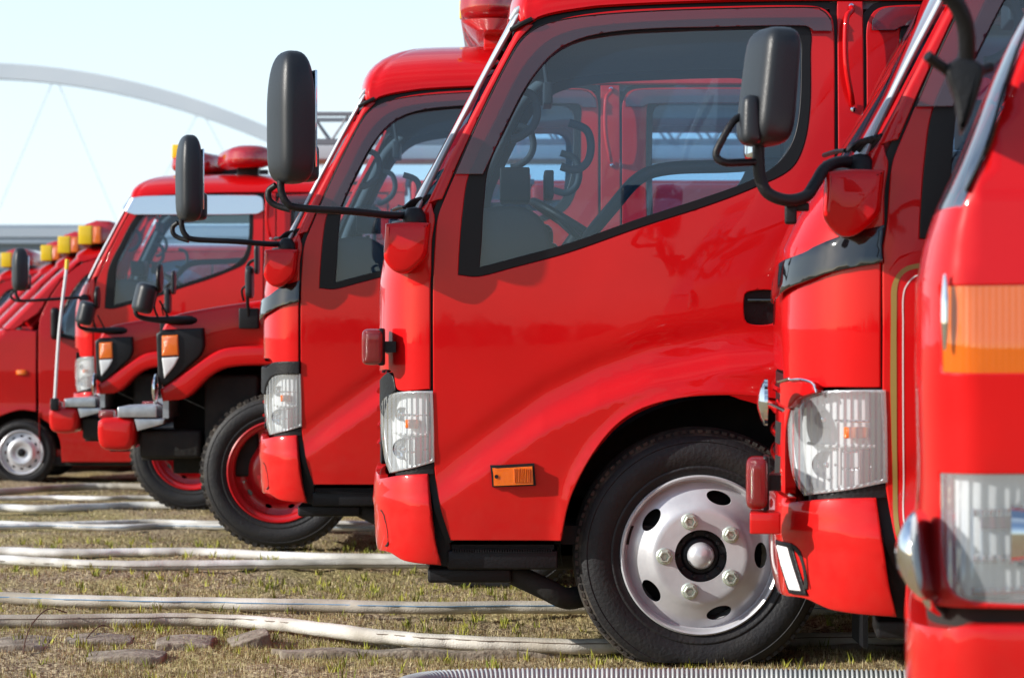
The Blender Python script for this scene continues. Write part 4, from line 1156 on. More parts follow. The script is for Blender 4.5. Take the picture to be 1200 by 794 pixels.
# bumper details
fog = [D_(924, 646, 'c'), D_(935, 646, 'c'), D_(950, 696, 'c'), D_(938, 697, 'c')]
q = cF.panel('fog_lamp', fog, WHITEP, off=.030, thick=.012, grid=5)
fr_ = [D_(921, 641, 'c'), D_(938, 641, 'c'), D_(955, 701, 'c'), D_(936, 702, 'c')]
cF.panel('fog_frame', fr_, BLK, off=.026, thick=.01, grid=5, parent=q)
marker_lamp(cF, *[fx(875, 535)[0], fx(899, 535)[0], fx(0, 536)[1], fx(0, 599)[1]], .06)
p0, p1 = gF(879, 627, -.03), gF(915, 602, -.12)
mb = MB(); mb.box(p0[0], p1[0], -.80+.02, -.80+.14, p0[2], p1[2], bev=.004); mb.build('lamp_bracket', RED, tF)
mb = MB(); p = gF(905, 605, -.04); mb.tube([(p[0], p[1], p[2]), (p[0]+.002, p[1], p[2]-.10), (p[0]+.012, p[1], p[2]-.14)], .003, 6); mb.build('corner_wire', WHITEP, tF)
mb = MB(); p = gF(893, 472, -.05); mb.lathe([(0, .012), (.02, .010), (.045, .002), (.056, -.006), (.056, -.014), (0, -.016)], (p[0], p[1], p[2]), 'x', 32)
mb.v = [(2*p[0]-x, y, z) for x, y, z in mb.v]
mb.tube([(p[0]+.01, p[1], p[2]), (p[0]+.05, p[1]+.06, p[2]-.02)], .006, 8); mb.build('front_mirror', CHROME, tF)
# pinstripes on the door and chrome trim
def stripe(cab, pts, w_, mat, name, parent, closed=False):
    c_ = sm(pts, 3, closed); t_ = np.gradient(c_, axis=0); t_ /= np.linalg.norm(t_, axis=1)[:, None]+1e-9; nn = np.stack([-t_[:, 1], t_[:, 0]], 1)
    a_ = cab.P(*(c_+nn*w_/2).T, .0015); b_ = cab.P(*(c_-nn*w_/2).T, .0015); n_ = len(c_)
    mb = MB(); mb.add(list(a_)+list(b_), [(i, i+1, n_+i+1, n_+i) for i in range(n_-1)]); return mb.build(name, mat, parent)
stripe(cF, [(*fx(1110, 300),), (*fx(1082, 310),), (*fx(1060, 316),), (*fx(1049, 330),), (*fx(1047, 360),), (*fx(1047, 450),), (*fx(1048, 560),), (*fx(1052, 625),), (*fx(1070, 655),)], 4.2, GOLD, 'gold_pinstripe', tF)
stripe(cF, [(*fx(1110, 312),), (*fx(1082, 320),), (*fx(1068, 326),), (*fx(1058, 342),), (*fx(1057, 380),), (*fx(1057, 450),), (*fx(1058, 560),), (*fx(1060, 620),), (*fx(1080, 650),)], 1.2, WHT, 'white_pinstripe', tF)

# ------------------------------------------------------------------ far cab-over with chromed visor
tM, cM = cab_truck('distant red cab-over truck with chromed window visor and two-part roof beacon', (-3.247, 19.05, -.03), opts=('chrome_visor',), wheel_dz=.20, top=66)
bucket(cM, [(470, 300, 'c'), (505, 300, 'c'), (500, 330), (480, 335), (470, 325)])
arm_mirror(cM, .95, R(20), top=155, bot=275, cx=312, base=(480, 292))
zb = S_(cM, 0, -65)[1]; xb = S_(cM, 912, 0)[0]
for k, (dx, yy, an) in enumerate(((0.0, -.38, R(16)), (0.0, .38, R(-16)))):
    mb = MB(); pod(mb, (xb-(.0 if k == 0 else .40), yy), .74, .185, zb+.03, zb+.19, an); l = mb.build('light_bar', REDT, tM, 50)
    mb = MB(); pod(mb, (xb-(.0 if k == 0 else .40), yy), .66, .11, zb+.065, zb+.17, an); mb.build('bar_reflector', REDL, l, 50)
    mb = MB(); mb.box(xb-(.06 if k == 0 else .46), xb+.10, yy-.04, yy+.04, zb-.03, zb+.07, bev=.008); mb.build('bar_foot', BLK, l)
mb = MB(); mb.box(xb-.62, xb-.50, .12, .24, zb+.14, zb+.25, bev=.01); mb.build('yellow_lamp', YEL, tM)
mb = MB(); mb.lathe([(0, .1), (.03, .1), (.09, -.02), (.10, -.04)], (xb-.02, 0, zb+.10), 'x', 20); mb.tube([(xb, 0, zb-.03), (xb, 0, zb+.08)], .02, 8); mb.build('loudspeaker', DASH, tM)

# ------------------------------------------------------------------ bonneted brush trucks
def bonnet_truck(label, loc):
    S = 228.6; W = 1.80; root = empty('fire_truck', loc, label, 'fire truck', 'red fire trucks parked side by side')
    xx = lambda x: (x-112)/S; zz = lambda y: (645-y)/S
    ex = lambda pts, y0, y1, r=.02, st=6: MB().solid([(xx(a), zz(b_)) for a, b_ in sm(pts, st)], y0, y1, r)
    K = 'c'
    body = [(188, 458, K), (187, 392), (196, 374), (215, 366), (310, 351), (452, 334, K), (452, 560, K), (432, 560, K), (424, 490), (395, 430), (350, 412), (309, 410), (262, 416), (225, 436), (196, 462, K)]
    mb = ex(body, -W/2+.05, W/2-.05, .02); hood = mb.build('bonnet', RED, root, 50)
    for sg in (-1, 1):
        band = [(187, 456, K), (220, 433), (250, 413), (268, 407), (309, 405), (355, 407), (392, 424), (426, 470), (438, 560, K), (426, 560, K), (412, 480), (385, 442), (350, 430), (309, 428), (266, 431), (246, 441), (218, 466), (190, 470, K)]
        ys = sorted((sg*(W/2), sg*(W/2-.30))); mb = ex(band, ys[0], ys[1], .016); mb.build('fender', RED, root, 50)
        ys = sorted((sg*(W/2+.006), sg*(W/2-.35)))
        mb = ex([(183, 391, K), (190, 386, K), (238, 384, K), (238, 411), (220, 430), (193, 452), (185, 448, K)], ys[0], ys[1], .012); hs = mb.build('lamp_housing', BLK, root, 50)
        ys = sorted((sg*(W/2+.018), sg*(W/2-.05)))
        mb = ex([(190, 393, K), (209, 392, K), (210, 416, K), (190, 417, K)], ys[0], ys[1], .008); mb.build('indicator', AMBER, hs, 50)
        mb = ex([(190, 419, K), (210, 418, K), (205, 428), (193, 443, K)], ys[0], ys[1], .006); mb.build('clear_lamp', WHITEP, hs, 50)
        mb = MB(); mb.lathe([(0, -.02), (.09, -.02), (.10, 0), (.085, .03), (0, .03)], (xx(192), sg*.52, zz(440)), 'x', 28); mb.build('headlight', REFL, root)
        # bumper end, steps
        ys = sorted((sg*(W/2-.03), sg*(W/2-.42)))
        mb = ex([(113, 494), (118, 490), (140, 489), (154, 491), (157, 500), (155, 520), (150, 527), (122, 527), (114, 520)], ys[0], ys[1], .03); be = mb.build('bumper_end', RED, root, 50)
        ys = sorted((sg*(W/2-.06), sg*(W/2-.16)))
        mb = MB(); mb.box(xx(113), xx(131), ys[0], ys[1], zz(490), zz(481), bev=.006); mb.build('marker_lamp', REDL, be)
        ys = sorted((sg*(W/2-.02), sg*(W/2-.45)))
        mb = ex([(137, 477, K), (183, 475, K), (183, 489, K), (137, 489, K)], ys[0], ys[1], .004); st_ = mb.build('step_plate', GALV, root, 30)
        mb = ex([(156, 490.5, K), (192, 490.5, K), (190, 497, K), (160, 505, K)], ys[0]+.01, ys[1]-.01, .003); mb.box(xx(190), xx(197), ys[0], ys[1], zz(490), zz(468)); mb.build('step_bracket', GALV, st_, 30)
        # mirrors
        if sg < 0:
            g = lambda x, y, o_: (xx(x), sg*(W/2+o_), zz(y))
            mb = MB(); mb.tube([g(234, 375, -.10), g(205, 375, -.02), g(178, 374, .02), g(163, 370, .05), g(160, 362, .05)], [.035, .028, .018, .014, .014], 12, flat=.8); ar = mb.build('mirror_arm', BLK, root)
            mb = MB(); M = Matrix.Translation(g(171, 349, .05)) @ Matrix.Rotation(R(14), 4, 'Y'); q = MB(); mirror_body(q, (0, 0, 0), .052, .075, -.078, .078, -sg*R(20), None, n=2.6)
            mb.add([M @ Vector(v) for v in q.v], q.f); mb.build('side_mirror', BLKM, ar, 50)
            mb = MB(); mb.tube([g(186, 372, .03), g(182, 358, .04), g(187, 340, .05)], .006, 8); mb.tube([g(197, 371, .0), g(188, 352, .03)], .005, 8); mb.lathe([(0, -.01), (.07, -.008), (.075, 0), (.07, .012), (0, .014)], g(188.5, 326, .05), 'x', 24); mb.build('round_mirror', BLK, ar)
            mb = MB(); mb.box(*sorted((xx(280), xx(303))), *sorted((sg*(W/2-.05), sg*(W/2+.01))), zz(385), zz(361), bev=.006)
            mb.tube([g(291, 372, .0), g(291, 345, .05), g(291, 322, .08), g(294, 309, .10), g(303, 304, .12)], .009, 8); mb.tube([g(286, 352, .02), g(285, 340, .06), g(291, 334, .08)], .006, 8); br = mb.build('mirror_bracket', BLK, root)
            mb = MB(); mirror_body(mb, g(295, 0, .10)[:2]+(0,), .020, .07, zz(350), zz(312), 0, None, n=4); mb.build('side_mirror', BLKM, br, 50)
            mb = MB(); mirror_body(mb, g(304, 0, .12)[:2]+(0,), .012, .06, zz(322), zz(286), 0, None, n=4); mb.build('side_mirror', BLKM, br, 50)
        truck_wheel(root, xx(325), zz(553), .405, W, sg > 0, 'red', zflat=.012)
        truck_wheel(root, xx(325)+2.6, zz(553), .405, W, sg > 0, 'red', zflat=.012)
    mb = MB(); mb.box(xx(116), xx(150), -W/2+.4, W/2-.4, zz(526), zz(492), bev=.02); mb.build('bumper', RED, root)
    mb = MB(); mb.lathe([(0, .01), (.05, .006), (.078, -.004), (.08, -.012), (0, -.02)], (xx(180), -W/2+.02, zz(456)), 'x', 28); mb.v = [(2*xx(180)-x, y, z) for x, y, z in mb.v]; mb.tube([(xx(180), -W/2+.02, zz(470)), (xx(190), -W/2+.08, zz(476))], .006, 8); mb.build('front_mirror', CHROME, root)
    mb = MB(); mb.box(xx(184), xx(190), -.40, .40, zz(470), zz(395)); gr = mb.build('grille', BLK, root)
    mb = MB()
    for sg in (-1, 1): mb.box(xx(150), 4.6, sg*.38-.04, sg*.38+.04, zz(545), zz(505), bev=.006)
    mb.box(xx(190), xx(452), -.46, .46, zz(560), zz(430)); mb.box(xx(160), xx(232), -W/2+.1, W/2-.1, zz(538), zz(506), bev=.02)
    mb.lathe([(.05, -.8), (.05, .8)], (xx(325), 0, zz(553)), 'y', 12); mb.tube([(xx(270), -.7, zz(540)), (xx(250), -.4, zz(530))], .02, 8)
    mb.box(xx(236), xx(300), -W/2+.12, -.42, zz(560), zz(440), bev=.02); mb.box(xx(300), xx(430), -W/2+.30, -.42, zz(600), zz(430))
    mb.build('chassis', DARK, root)
    # cab
    mb = MB(); ac = [(196, 466), (222, 443), (250, 424), (270, 418), (309, 416), (352, 417), (396, 430), (424, 475), (432, 560)]; aq = sm(ac, 8, False)
    mb.add([(xx(a), y, zz(b_)) for a, b_ in aq for y in (-W/2+.03, W/2-.03)], [(2*i, 2*i+1, 2*i+3, 2*i+2) for i in range(len(aq)-1)]); mb.build('wheel_housing', DARK, root)
    cb = Cab(root, W-.1, S, 112, 645, [(700, 455), (334, 455), (215, 500), (205, 506), (150, 530)], [(0, 14)], bow=8, Ry=.2)
    for far in (False, True):
        cb.panel('door', [cb.V(458, 334, K), cb.V(505, 214, K), (620, 208, K), (620, 560, K), cb.V(458, 560, K)], RED, holes=[[cb.V(480, 325), cb.V(516, 228), (605, 224), (608, 325)]], inner=LINER, thick=.04, grid=14, far=far)
        cb.panel('window_glass', [cb.V(480, 325), cb.V(516, 228), (605, 224), (608, 325)], GLASS, rim=False, off=-.02, grid=30, far=far)
    cb.panel('windshield', [cb.V(459, 332, K), cb.V(504, 216, K), cb.F(1, 214), cb.mir(cb.V(504, 216, K)), cb.mir(cb.V(459, 332, K)), cb.F(1, 332)], WSG, rim=False, grid=16)
    make_roof(cb, [(622, 208), (560, 208), cb.V(520, 210)[:2], cb.F(.3, 212)[:2], cb.F(1, 212)[:2]], zz(196), xx(540))
    mb = MB(); mb.box(xx(622), 4.7, -W/2+.02, W/2-.02, zz(560), zz(215), bev=.03); mb.build('pump_body', RED, root)
    return root
tC = bonnet_truck('bonneted red truck with big red-rimmed tyre at full view and black lamp housing', (-2.135, 13.3+.90, -.10))
tD = copy_tree(tC, (-3.028, 16.9+.90, -.16), 'bonneted red truck with the yellow-tipped white corner pole, its red rim half hidden')
mb = MB(); mb.tube([(.045, -.88, .72), (.075, -.88, 1.18), (.125, -.88, 1.60)], .010, 8); cp = mb.build('corner_pole', WHITEP, tD)
mb = MB(); mb.tube([(.123, -.88, 1.58), (.128, -.88, 1.645)], .014, 8); mb.build('pole_tip', YEL, cp)
mb = MB(); mb.box(.02, .07, -.905, -.86, .66, .74, bev=.006); mb.build('pole_clamp', BLK, cp)

# ------------------------------------------------------------------ small vans
def van(label, loc):
    S = 138.; W = 1.42; root = empty('fire_van', loc, label, 'fire van', 'small red fire vans at the far end')
    K = 'c'
    side = lambda x, y: np.interp(y, [270, 330, 392, 440, 560], [.10, .05, .012, 0, .02])-.012*sstep((y-470)/16.)+0*x
    cb = Cab(root, W, S, -75, 568, [(600, -73), (500, -75), (440, -75), (415, -66), (400, -40), (392, -12), (322, 58), (300, 84), (285, 118), (260, 150)], [(240, 8), (392, 12), (420, 22), (600, 24)], bow=8, Ry=.22, side=side)
    V, F = cb.V, cb.F
    for far in (False, True):
        fen = [V(40, 541, K), V(40, 392, K), V(20, 385, K), V(0, 388), V(-30, 398), V(-52, 412, K), V(-52, 541, K), (-27, 541, K), (-25, 515), (-12, 490), (18, 479), (48, 486)]
        fen = [(38, 482, K), (38, 388, K), V(8, 386, K), V(-30, 400), V(-50, 416), V(-52, 541, K), (-26, 541, K), (-26, 520), (-14, 494), (18, 480)]
        cb.panel('front_fender', fen, RED2, thick=.02, grid=10, far=far, edge=1)
        door = [(42, 541, K), (41, 388), (44, 368), (66, 330), V(84, 313), V(100, 305), (150, 296, K), (150, 541, K), (68, 541, K), (66, 515), (56, 498), (42, 488, K)]
        wo = [(60, 392), (74, 352), (88, 330), (100, 320), (142, 316), (143, 392)]
        d = cb.panel('door', door, RED2, holes=[wo], thick=.03, inner=LINER, grid=10, far=far, edge=1)
        cb.panel('window_glass', wo, GLASS, rim=False, off=-.006, grid=20, far=far, parent=d)
        cb.panel('window_seal', wo, SEAL, holes=[[(101+(x-101)*.90, 355+(y-355)*.90) for x, y in wo]], off=.001, thick=.01, grid=9, far=far, parent=d, edge=.6)
        wo2 = [(165, 392), (165, 316), (270, 314), (270, 392)]
        cb.panel('sliding_door', [(152, 541, K), (152, 296, K), (285, 294, K), (285, 541, K)], RED2, holes=[wo2], thick=.03, inner=LINER, grid=14, far=far, edge=1)
        cb.panel('window_glass', wo2, GLASS, rim=False, off=-.006, grid=20, far=far, parent=d)
        cb.panel('rear_side', [(287, 541, K), (287, 294, K), (390, 296, K), (396, 541, K), (375, 541, K), (370, 500), (340, 480), (310, 500), (305, 541, K)], RED2, thick=.03, grid=14, far=far, edge=1)
        cb.panel('front_pillar', [V(12, 386, K), V(40, 366, K), V(64, 330), V(82, 312), V(92, 303, K), V(84, 300, K), V(60, 321), V(28, 352), V(-4, 384, K)], RED2, thick=.03, grid=6, far=far, edge=.7)
        for xw in (20, 340): truck_wheel(root, (xw+75)/S, (568-530)/S, .285, W, far, 'van', zflat=.01, inset=.03)
        mb = MB(); sg = 1 if far else -1; mirror_body(mb, ((62+75)/S, sg*(W/2+.06), 0), .035, .07, (568-398)/S, (568-360)/S, 0, None, n=3); mb.tube([((66+75)/S, sg*(W/2-.03), (568-385)/S), ((62+75)/S, sg*(W/2+.03), (568-385)/S)], .02, 8); mb.build('side_mirror', BLK, root, 50)
        p = cb.pt(21, 436, .0, far); mb = MB(); mirror_body(mb, (p.x, p.y, 0), .045, .018, p.z-.022, p.z+.022, 0, None, n=2.4); mb.build('side_marker', AMBER, root, 50)
        mb = MB(); mb.box(0.15, 3.3, *sorted((sg*(W/2-.06), sg*(W/2-.40))), .16, .24, bev=.01); mb.build('sill', DARK, root)
        c_ = ((20+75)/S, 0, (568-530)/S)
        for xw in (20, 340):
            mb = MB(); ang = np.linspace(R(-10), R(190), 24); ya, yb = (sg*(W/2-.03), sg*(W/2-.32)); cxx = (xw+75)/S
            mb.add([(cxx+.345*math.cos(a), y, .275+.37*math.sin(a)) for a in ang for y in (ya, yb)], [(2*i, 2*i+1, 2*i+3, 2*i+2) for i in range(23)]); mb.add([(cxx+.345*math.cos(a), yb, .275+.37*math.sin(a)) for a in ang], [tuple(range(24))]); mb.build('wheel_housing', DARK, root)
    fr_ = [V(-50, 545, K), V(-50, 416), V(-28, 400), V(6, 387, K), F(.5, 384)]
    cb.panel('front_panel', fr_+[F(1, 384)]+[cb.mir(p) for p in reversed(fr_)]+[F(1, 545)], RED2, thick=.03, grid=14)
    ws = [V(-2, 383, K), V(30, 350), V(62, 319), V(82, 301, K), F(.5, 297)]
    cb.panel('windshield', ws+[F(1, 296)]+[cb.mir(p) for p in reversed(ws)]+[F(1, 382)], WSG, rim=False, grid=14)
    make_roof(cb, [(392, 296), (300, 294), (200, 294), (150, 295), (110, 301), V(92, 306)[:2], F(.3, 300)[:2], F(1, 298)[:2]], (568-283)/S, (150+75)/S, RED2)
    mb = MB(); mb.box((390+75)/S, (396+75)/S, -W/2+.05, W/2-.05, .2, (568-296)/S); mb.box(.2, 3.3, -W/2+.1, W/2-.1, .24, .30); mb.build('rear_wall', RED2, root)
    mb = MB(); mb.box((95+75)/S, (140+75)/S, -.55, .55, .45, .62, bev=.04); mb.box((135+75)/S, (150+75)/S, -.55, .55, .6, 1.35, bev=.04); mb.build('seat', SEATM, root)
    # roof beacon: D-shaped red bar with yellow lamps on its front
    zt = (568-286)/S; xa = (108+75)/S
    mb = MB(); sec = []
    def dsec(y, k):
        return [(xa-.17*k+.0, y, zt+.02), (xa-.175*k, y, zt+.08*k+.02), (xa-.13*k, y, zt+.155*k+.02), (xa-.03*k, y, zt+.19*k+.02), (xa+.08*k, y, zt+.185*k+.02), (xa+.16*k, y, zt+.14*k+.02), (xa+.18*k, y, zt+.07*k+.02), (xa+.17*k, y, zt+.02)]
    mb.loft([dsec(-.52, .75), dsec(-.50, .93), dsec(-.47, 1), dsec(.47, 1), dsec(.50, .93), dsec(.52, .75)]); lb = mb.build('light_bar', REDT, root, 60)
    mb = MB(); mb.box(xa-.12, xa+.13, -.44, .44, zt+.04, zt+.15, bev=.04); mb.build('bar_reflector', REDL, lb)
    mb = MB(); mb.box(xa-.16, xa+.15, -.48, .48, zt-.005, zt+.018, bev=.006); mb.box(xa-.10, xa+.10, -.4, .4, zt-.10, zt, bev=.01); mb.build('bar_base', BLK, lb)
    for yy in (-.55, .50):
        mb = MB(); mb.box(xa-.165, xa-.05, yy-.055, yy+.07, zt+.00, zt+.16, bev=.008); yl = mb.build('yellow_lamp', YEL, lb)
        mb = MB(); mb.box(xa-.052, xa+.025, yy-.05, yy+.065, zt+.008, zt+.155, bev=.008); mb.build('amber_lens', AMBER, yl)
    return root
vx = (-75-600)/138.+.035
tE = van('nearest of the small red vans, its silver wheel and side door in full view', (vx, 22+.71, -.30))
for i, lb_ in enumerate(('small red van just behind the nearest van, second yellow roof lamp from the right', 'third small red van, its roof lamp just right of a black mirror',
                         'last small red van, roof lamp cut by the left edge of the photo')):
    copy_tree(tE, (vx-.56*(i+1)-(.28 if i == 2 else 0), 22.71+2.2*(i+1), -.30-.015*(i+1)), lb_)

# ------------------------------------------------------------------ nearest truck at the right edge
def near_truck():
    S = 724.; W = 1.72
    th = R(-9)
    root = empty('fire_truck', ((1085-600)/S-math.sin(th)*W/2, 4.2+math.cos(th)*W/2, 0), 'blurred red truck cut by the right edge with big amber lamp over headlight', 'fire truck', 'red fire trucks parked side by side')
    root.rotation_euler = (0, 0, th)
    K = 'c'
    XF = [(1145, 1072), (722, 1068), (640, 1076), (560, 1079), (440, 1076), (330, 1077), (280, 1086), (240, 1099), (180, 1127), (105, 1156), (40, 1185), (0, 1207), (-60, 1238), (-110, 1262)]
    side = lambda x, y: np.interp(y, [-150, 240, 400, 700, 1000], [.13, .02, 0, .0, .03])+0*x
    cb = Cab(root, W, S, 1085, 1145, XF, [(-110, 36), (200, 36), (300, 60), (500, 80), (1100, 80)], bow=6, Ry=.20, side=side)
    V, F = cb.V, cb.F
    near = [(1420, 711, K), (1420, 34, K), V(1207, 33, K), V(1188, 75), V(1172, 130), V(1158, 175), V(1139, 213), V(1127, 238, K), F(.3, 246)]
    nb = [F(.3, 711), V(1130, 712)]
    amb = [V(1112, 335, K), (1290, 333, K), (1290, 436, K), V(1112, 437, K), F(.14, 437, K), F(.14, 336, K)]
    amb = [(1290, 333, K), (1290, 436, K), V(1125, 437), V(1103, 436, K), V(1101, 335, K)]
    hd = [(1290, 553, K), (1290, 706, K), V(1150, 705), V(1116, 694), V(1103, 650), V(1100, 556, K)]
    holes = [amb, hd, [cb.mir(p) for p in amb], [cb.mir(p) for p in hd]]
    ol = near+[F(1, 247)]+[cb.mir(p) for p in reversed(near)]+[cb.mir(p) for p in reversed(nb)]+[F(1, 711)]+nb
    cb.panel('front_panel', ol, RED, holes=holes, thick=.03, grid=22, edge=2.5, step=10)
    for far in (False, True):
        a = cb.panel('indicator', amb, AMBT, off=-.004, rim=False, grid=14, far=far)
        cb.panel('lamp_back', amb, REFL, off=-.03, thick=.01, grid=18, far=far, parent=a)
        mb = MB(); p = cb.pt(1195, 390, -.03, far); mb.lathe([(0, -.02), (.02, -.012), (.025, .02)], p, 'y', 16); mb.build('bulb', AMBER, a)
        h = cb.panel('headlight', hd, REFL, off=-.03, thick=.01, grid=14, far=far)
        cb.panel('lens', hd, LENS, off=-.004, rim=False, grid=14, far=far, parent=h)
        mb = MB()
        for y in (598, 652, 690): mb.tube([cb.pt(x, y+(3 if x < 1180 else 0), -.022, far) for x in (1135, 1160, 1220, 1285)], .008, 8)
        p = cb.pt(1205, 625, -.03, far); mb.lathe([(.055, -.03), (.05, .0), (.03, .015), (0, .02)], p, 'x', 20); mb.build('reflector_bowl', CHROME, h)
        mb = MB(); p = cb.pt(1185, 612, -.022, far); mb.box(p.x-.05, p.x+.03, p.y-.004, p.y+.004, p.z-.012, p.z+.014, bev=.003); mb.build('lamp_shield', MATS['dull_red_reflector'], h)
        pil = [V(1209, 29, K), V(1224, 2), V(1248, -56), V(1275, -108, K), (1380, -108, K), (1420, -60, K), (1420, 30, K)]
        cb.panel('front_pillar', pil, RED, thick=.05, grid=18, far=far, edge=2)
        dr = [(1424, 1000, K), (1424, -108, K), (2080, -108, K), (2080, 1000, K), (2030, 1000, K), (2000, 900), (1900, 830), (1760, 810), (1620, 840), (1540, 920), (1520, 1000, K)]
        wo = [(1470, 230), (1470, -70), (2030, -70), (2030, 200)]
        d = cb.panel('door', dr, RED, holes=[wo], thick=.04, inner=LINER, grid=40, far=far, edge=2, step=20)
        cb.panel('window_glass', wo, GLASS, rim=False, off=-.02, grid=60, far=far, parent=d)
        mb = MB(); mb.tube([cb.pt(x, y, .006, far) for x, y in ((1134, 225), (1150, 190), (1165, 150), (1180, 100), (1200, 45), (1220, 5), (1245, -55))], .003, 10); mb.build('windshield_seal', SEAL, root)
        truck_wheel(root, (1785-1085)/S, .395, .40, W, far, zflat=.01)
        truck_wheel(root, (1785-1085)/S+2.6, .395, .40, W, far, zflat=.01)
    wl = [V(1128, 242, K), V(1137, 213), V(1157, 175), V(1171, 130), V(1187, 75), V(1207, 30), V(1223, 2), V(1247, -56), V(1272, -106, K)]
    cb.panel('windshield', wl+[F(1, -112)]+[cb.mir(p) for p in reversed(wl)]+[F(1, 244)], WSG, rim=False, grid=26)
    make_roof(cb, [(2080, -110), (1800, -110), (1500, -110), (1380, -110), V(1300, -112)[:2], F(.2, -114)[:2], F(1, -118)[:2]], (1145+200)/S, (1420-1085)/S)
    bn = [(1424, 900, K), (1424, 733, K), V(1220, 732), V(1130, 733), V(1110, 738), F(.4, 740)]
    bb = [F(.4, 880), V(1140, 890)]
    bul = lambda x, y: .014*np.clip(1-((y-810)/86.)**6, -.8, 1)
    cb.panel('bumper', bn+[F(1, 740)]+[cb.mir(p) for p in reversed(bn)]+[cb.mir(p) for p in reversed(bb)]+[F(1, 880)]+bb, RED, off=-.006, thick=.04, grid=18, bulge=bul, step=9)
    cb.panel('lower_valance', [(1420, 735, K), (1420, 700, K), V(1120, 700, K), F(.5, 700, K), F(.5, 740, K), V(1120, 740, K)], DARK, off=-.03, thick=.02, grid=18)
    mb = MB(); xx = lambda x: (x-1085)/S; zz = lambda y: (1145-y)/S
    # mirror arm and its black wedge bracket
    g = lambda x, y, o_: (xx(x), -W/2-o_, zz(y))
    mb.tube([g(1040, -40, .10), g(1082, -14, .10), g(1112, 4, .08), g(1128, 30, .06), g(1132, 62, .04), g(1130, 92, .02)], .014, 14)
    mb.tube([g(1086, 70, .06), g(1104, 82, .04), g(1124, 92, .02), g(1160, 78, -.03)], .009, 10)
    ar = mb.build('mirror_arm', BLK, root)
    mb = MB(); mb.solid([(xx(a), zz(b_)) for a, b_ in sm([(1108, 82), (1128, 72), (1150, 82), (1146, 110), (1126, 158), (1118, 120)], 5)], -W/2-.05, -W/2+.05, .008); mb.build('mirror_bracket', BLK, ar)
    mb = MB(); mirror_body(mb, (xx(1000), -W/2-.16, 0), .055, .09, zz(150)+.10, zz(-60)+.25, R(20), None, n=4)
    mb = MB(); mirror_body(mb, (xx(1020), -W/2-.12, 0), .055, .09, zz(-75), zz(-290), R(20), None, n=4); mb.build('side_mirror', BLKM, ar, 50)
    # chromed round mirror on a stalk at the bumper
    mb = MB(); M = Matrix.Translation(g(1077, 652, -.02)) @ Matrix.Rotation(R(-8), 4, 'Y') @ Matrix.Rotation(R(-16), 4, 'Z')
    q = MB(); q.lathe([(0, -.034), (.03, -.030), (.055, -.016), (.072, .0), (.074, .010), (.068, .012), (0, .010)], (0, 0, 0), 'x', 40); mb.add([M @ Vector(v) for v in q.v], q.f)
    mb.tube([g(1082, 690, -.02), g(1092, 712, -.04), g(1110, 725, -.08)], .009, 8); mb.build('front_mirror', CHROME, root, 50)
    mb = MB(); mb.tube([cb.pt(1112, y, .010) for y in (322, 350, 380, 410)], [.002, .006, .006, .002], 8); mb.build('chrome_trim', CHROME, root)
    mb = MB(); mb.box(.25, 5.6, -.42, .42, .45, .62, bev=.02); mb.box(2.0, 5.7, -W/2, W/2, .6, 1.9, bev=.03); mb.build('pump_body', RED, root)
    mb = MB(); mb.box(.25, 1.35, -W/2+.1, W/2-.1, .30, .62); mb.box(.28, .5, -W/2+.12, W/2-.12, .62, 1.20, bev=.05); mb.box(.7, .85, -.6, .6, .6, 1.5, bev=.05); mb.build('dashboard', DASH, root)
near_truck()
# ------------------------------------------------------------------ hoses
def hosemat(name, c1, c2):
    m, nt, b = newmat(name); b.inputs['Roughness'].default_value = .8
    vary(nt, b, c1, c2, 3.5, .38, .62, 10)
    n = noise_bump(nt, b, 180, .35)
    MATS[name] = m; return m
HOSE = hosemat('white_hose_canvas', (.46, .44, .40), (.78, .78, .76))
HOSED = hosemat('dirty_hose_canvas', (.34, .30, .24), (.66, .63, .57))
BLUE = simple('blue_hose_line', (.10, .25, .45), .7)
SEAM = simple('brown_hose_seam', (.16, .12, .09), .8)
def hose(label, pts, r, mat, depth=None, flat=.85, stripe_=None, lift=None):
    P = [groundpt(px, py, r*flat+.004) for px, py in pts]
    if lift:
        for i, l in lift.items(): P[i].z += l
    P = crom3(P, 10)
    for i, p in enumerate(P): p.y += .006*math.sin(i*.7)+.004*math.sin(i*1.9)
    mb = MB(); mb.tube(P, [r*k for k in np.interp(np.arange(60), [0, 7, 16, 26, 31, 44, 59], [1, 1.05, .95, 1.06, .97, 1.04, 1])], 16, smooth=False, flat=1.0)
    # squash a little: fire hose lies slightly flat
    out = []; n = 16
    for i, v in enumerate(mb.v):
        c = P[min(i//n, len(P)-1)]; out.append((v[0], c.y+(v[1]-c.y)*1.12, c.z+(v[2]-c.z)*flat))
    mb.v = out; o = mb.build('fire_hose', mat); tag(o, label, 'hose', 'pale fire hoses lying on the grass')
    if stripe_:
        mt, ang, nm = stripe_
        mb = MB(); Q = [Vector((p.x, p.y-math.cos(ang)*(r*1.19), p.z+math.sin(ang)*(r*flat*1.065))) for p in P]
        mb.tube(Q, .0019, 6, smooth=False); mb.build(nm, mt, o)
    return o
hose('dirty cream hose lying along the flat stones, nearest whole hose', [(-120, 729), (0, 728.5), (120, 727), (220, 726), (300, 729), (360, 735), (430, 744), (500, 750), (580, 754), (690, 757), (800, 755), (950, 750), (1100, 748), (1300, 748)], .028, HOSED, stripe_=(SEAM, R(28), 'hose_seam'))
hose('cream hose with thin blue line, second hose from the bottom', [(-120, 699), (0, 701), (130, 705), (250, 707), (400, 710), (500, 712), (640, 711), (800, 712), (1000, 714), (1300, 714)], .028, HOSED, stripe_=(BLUE, R(20), 'blue_line'))
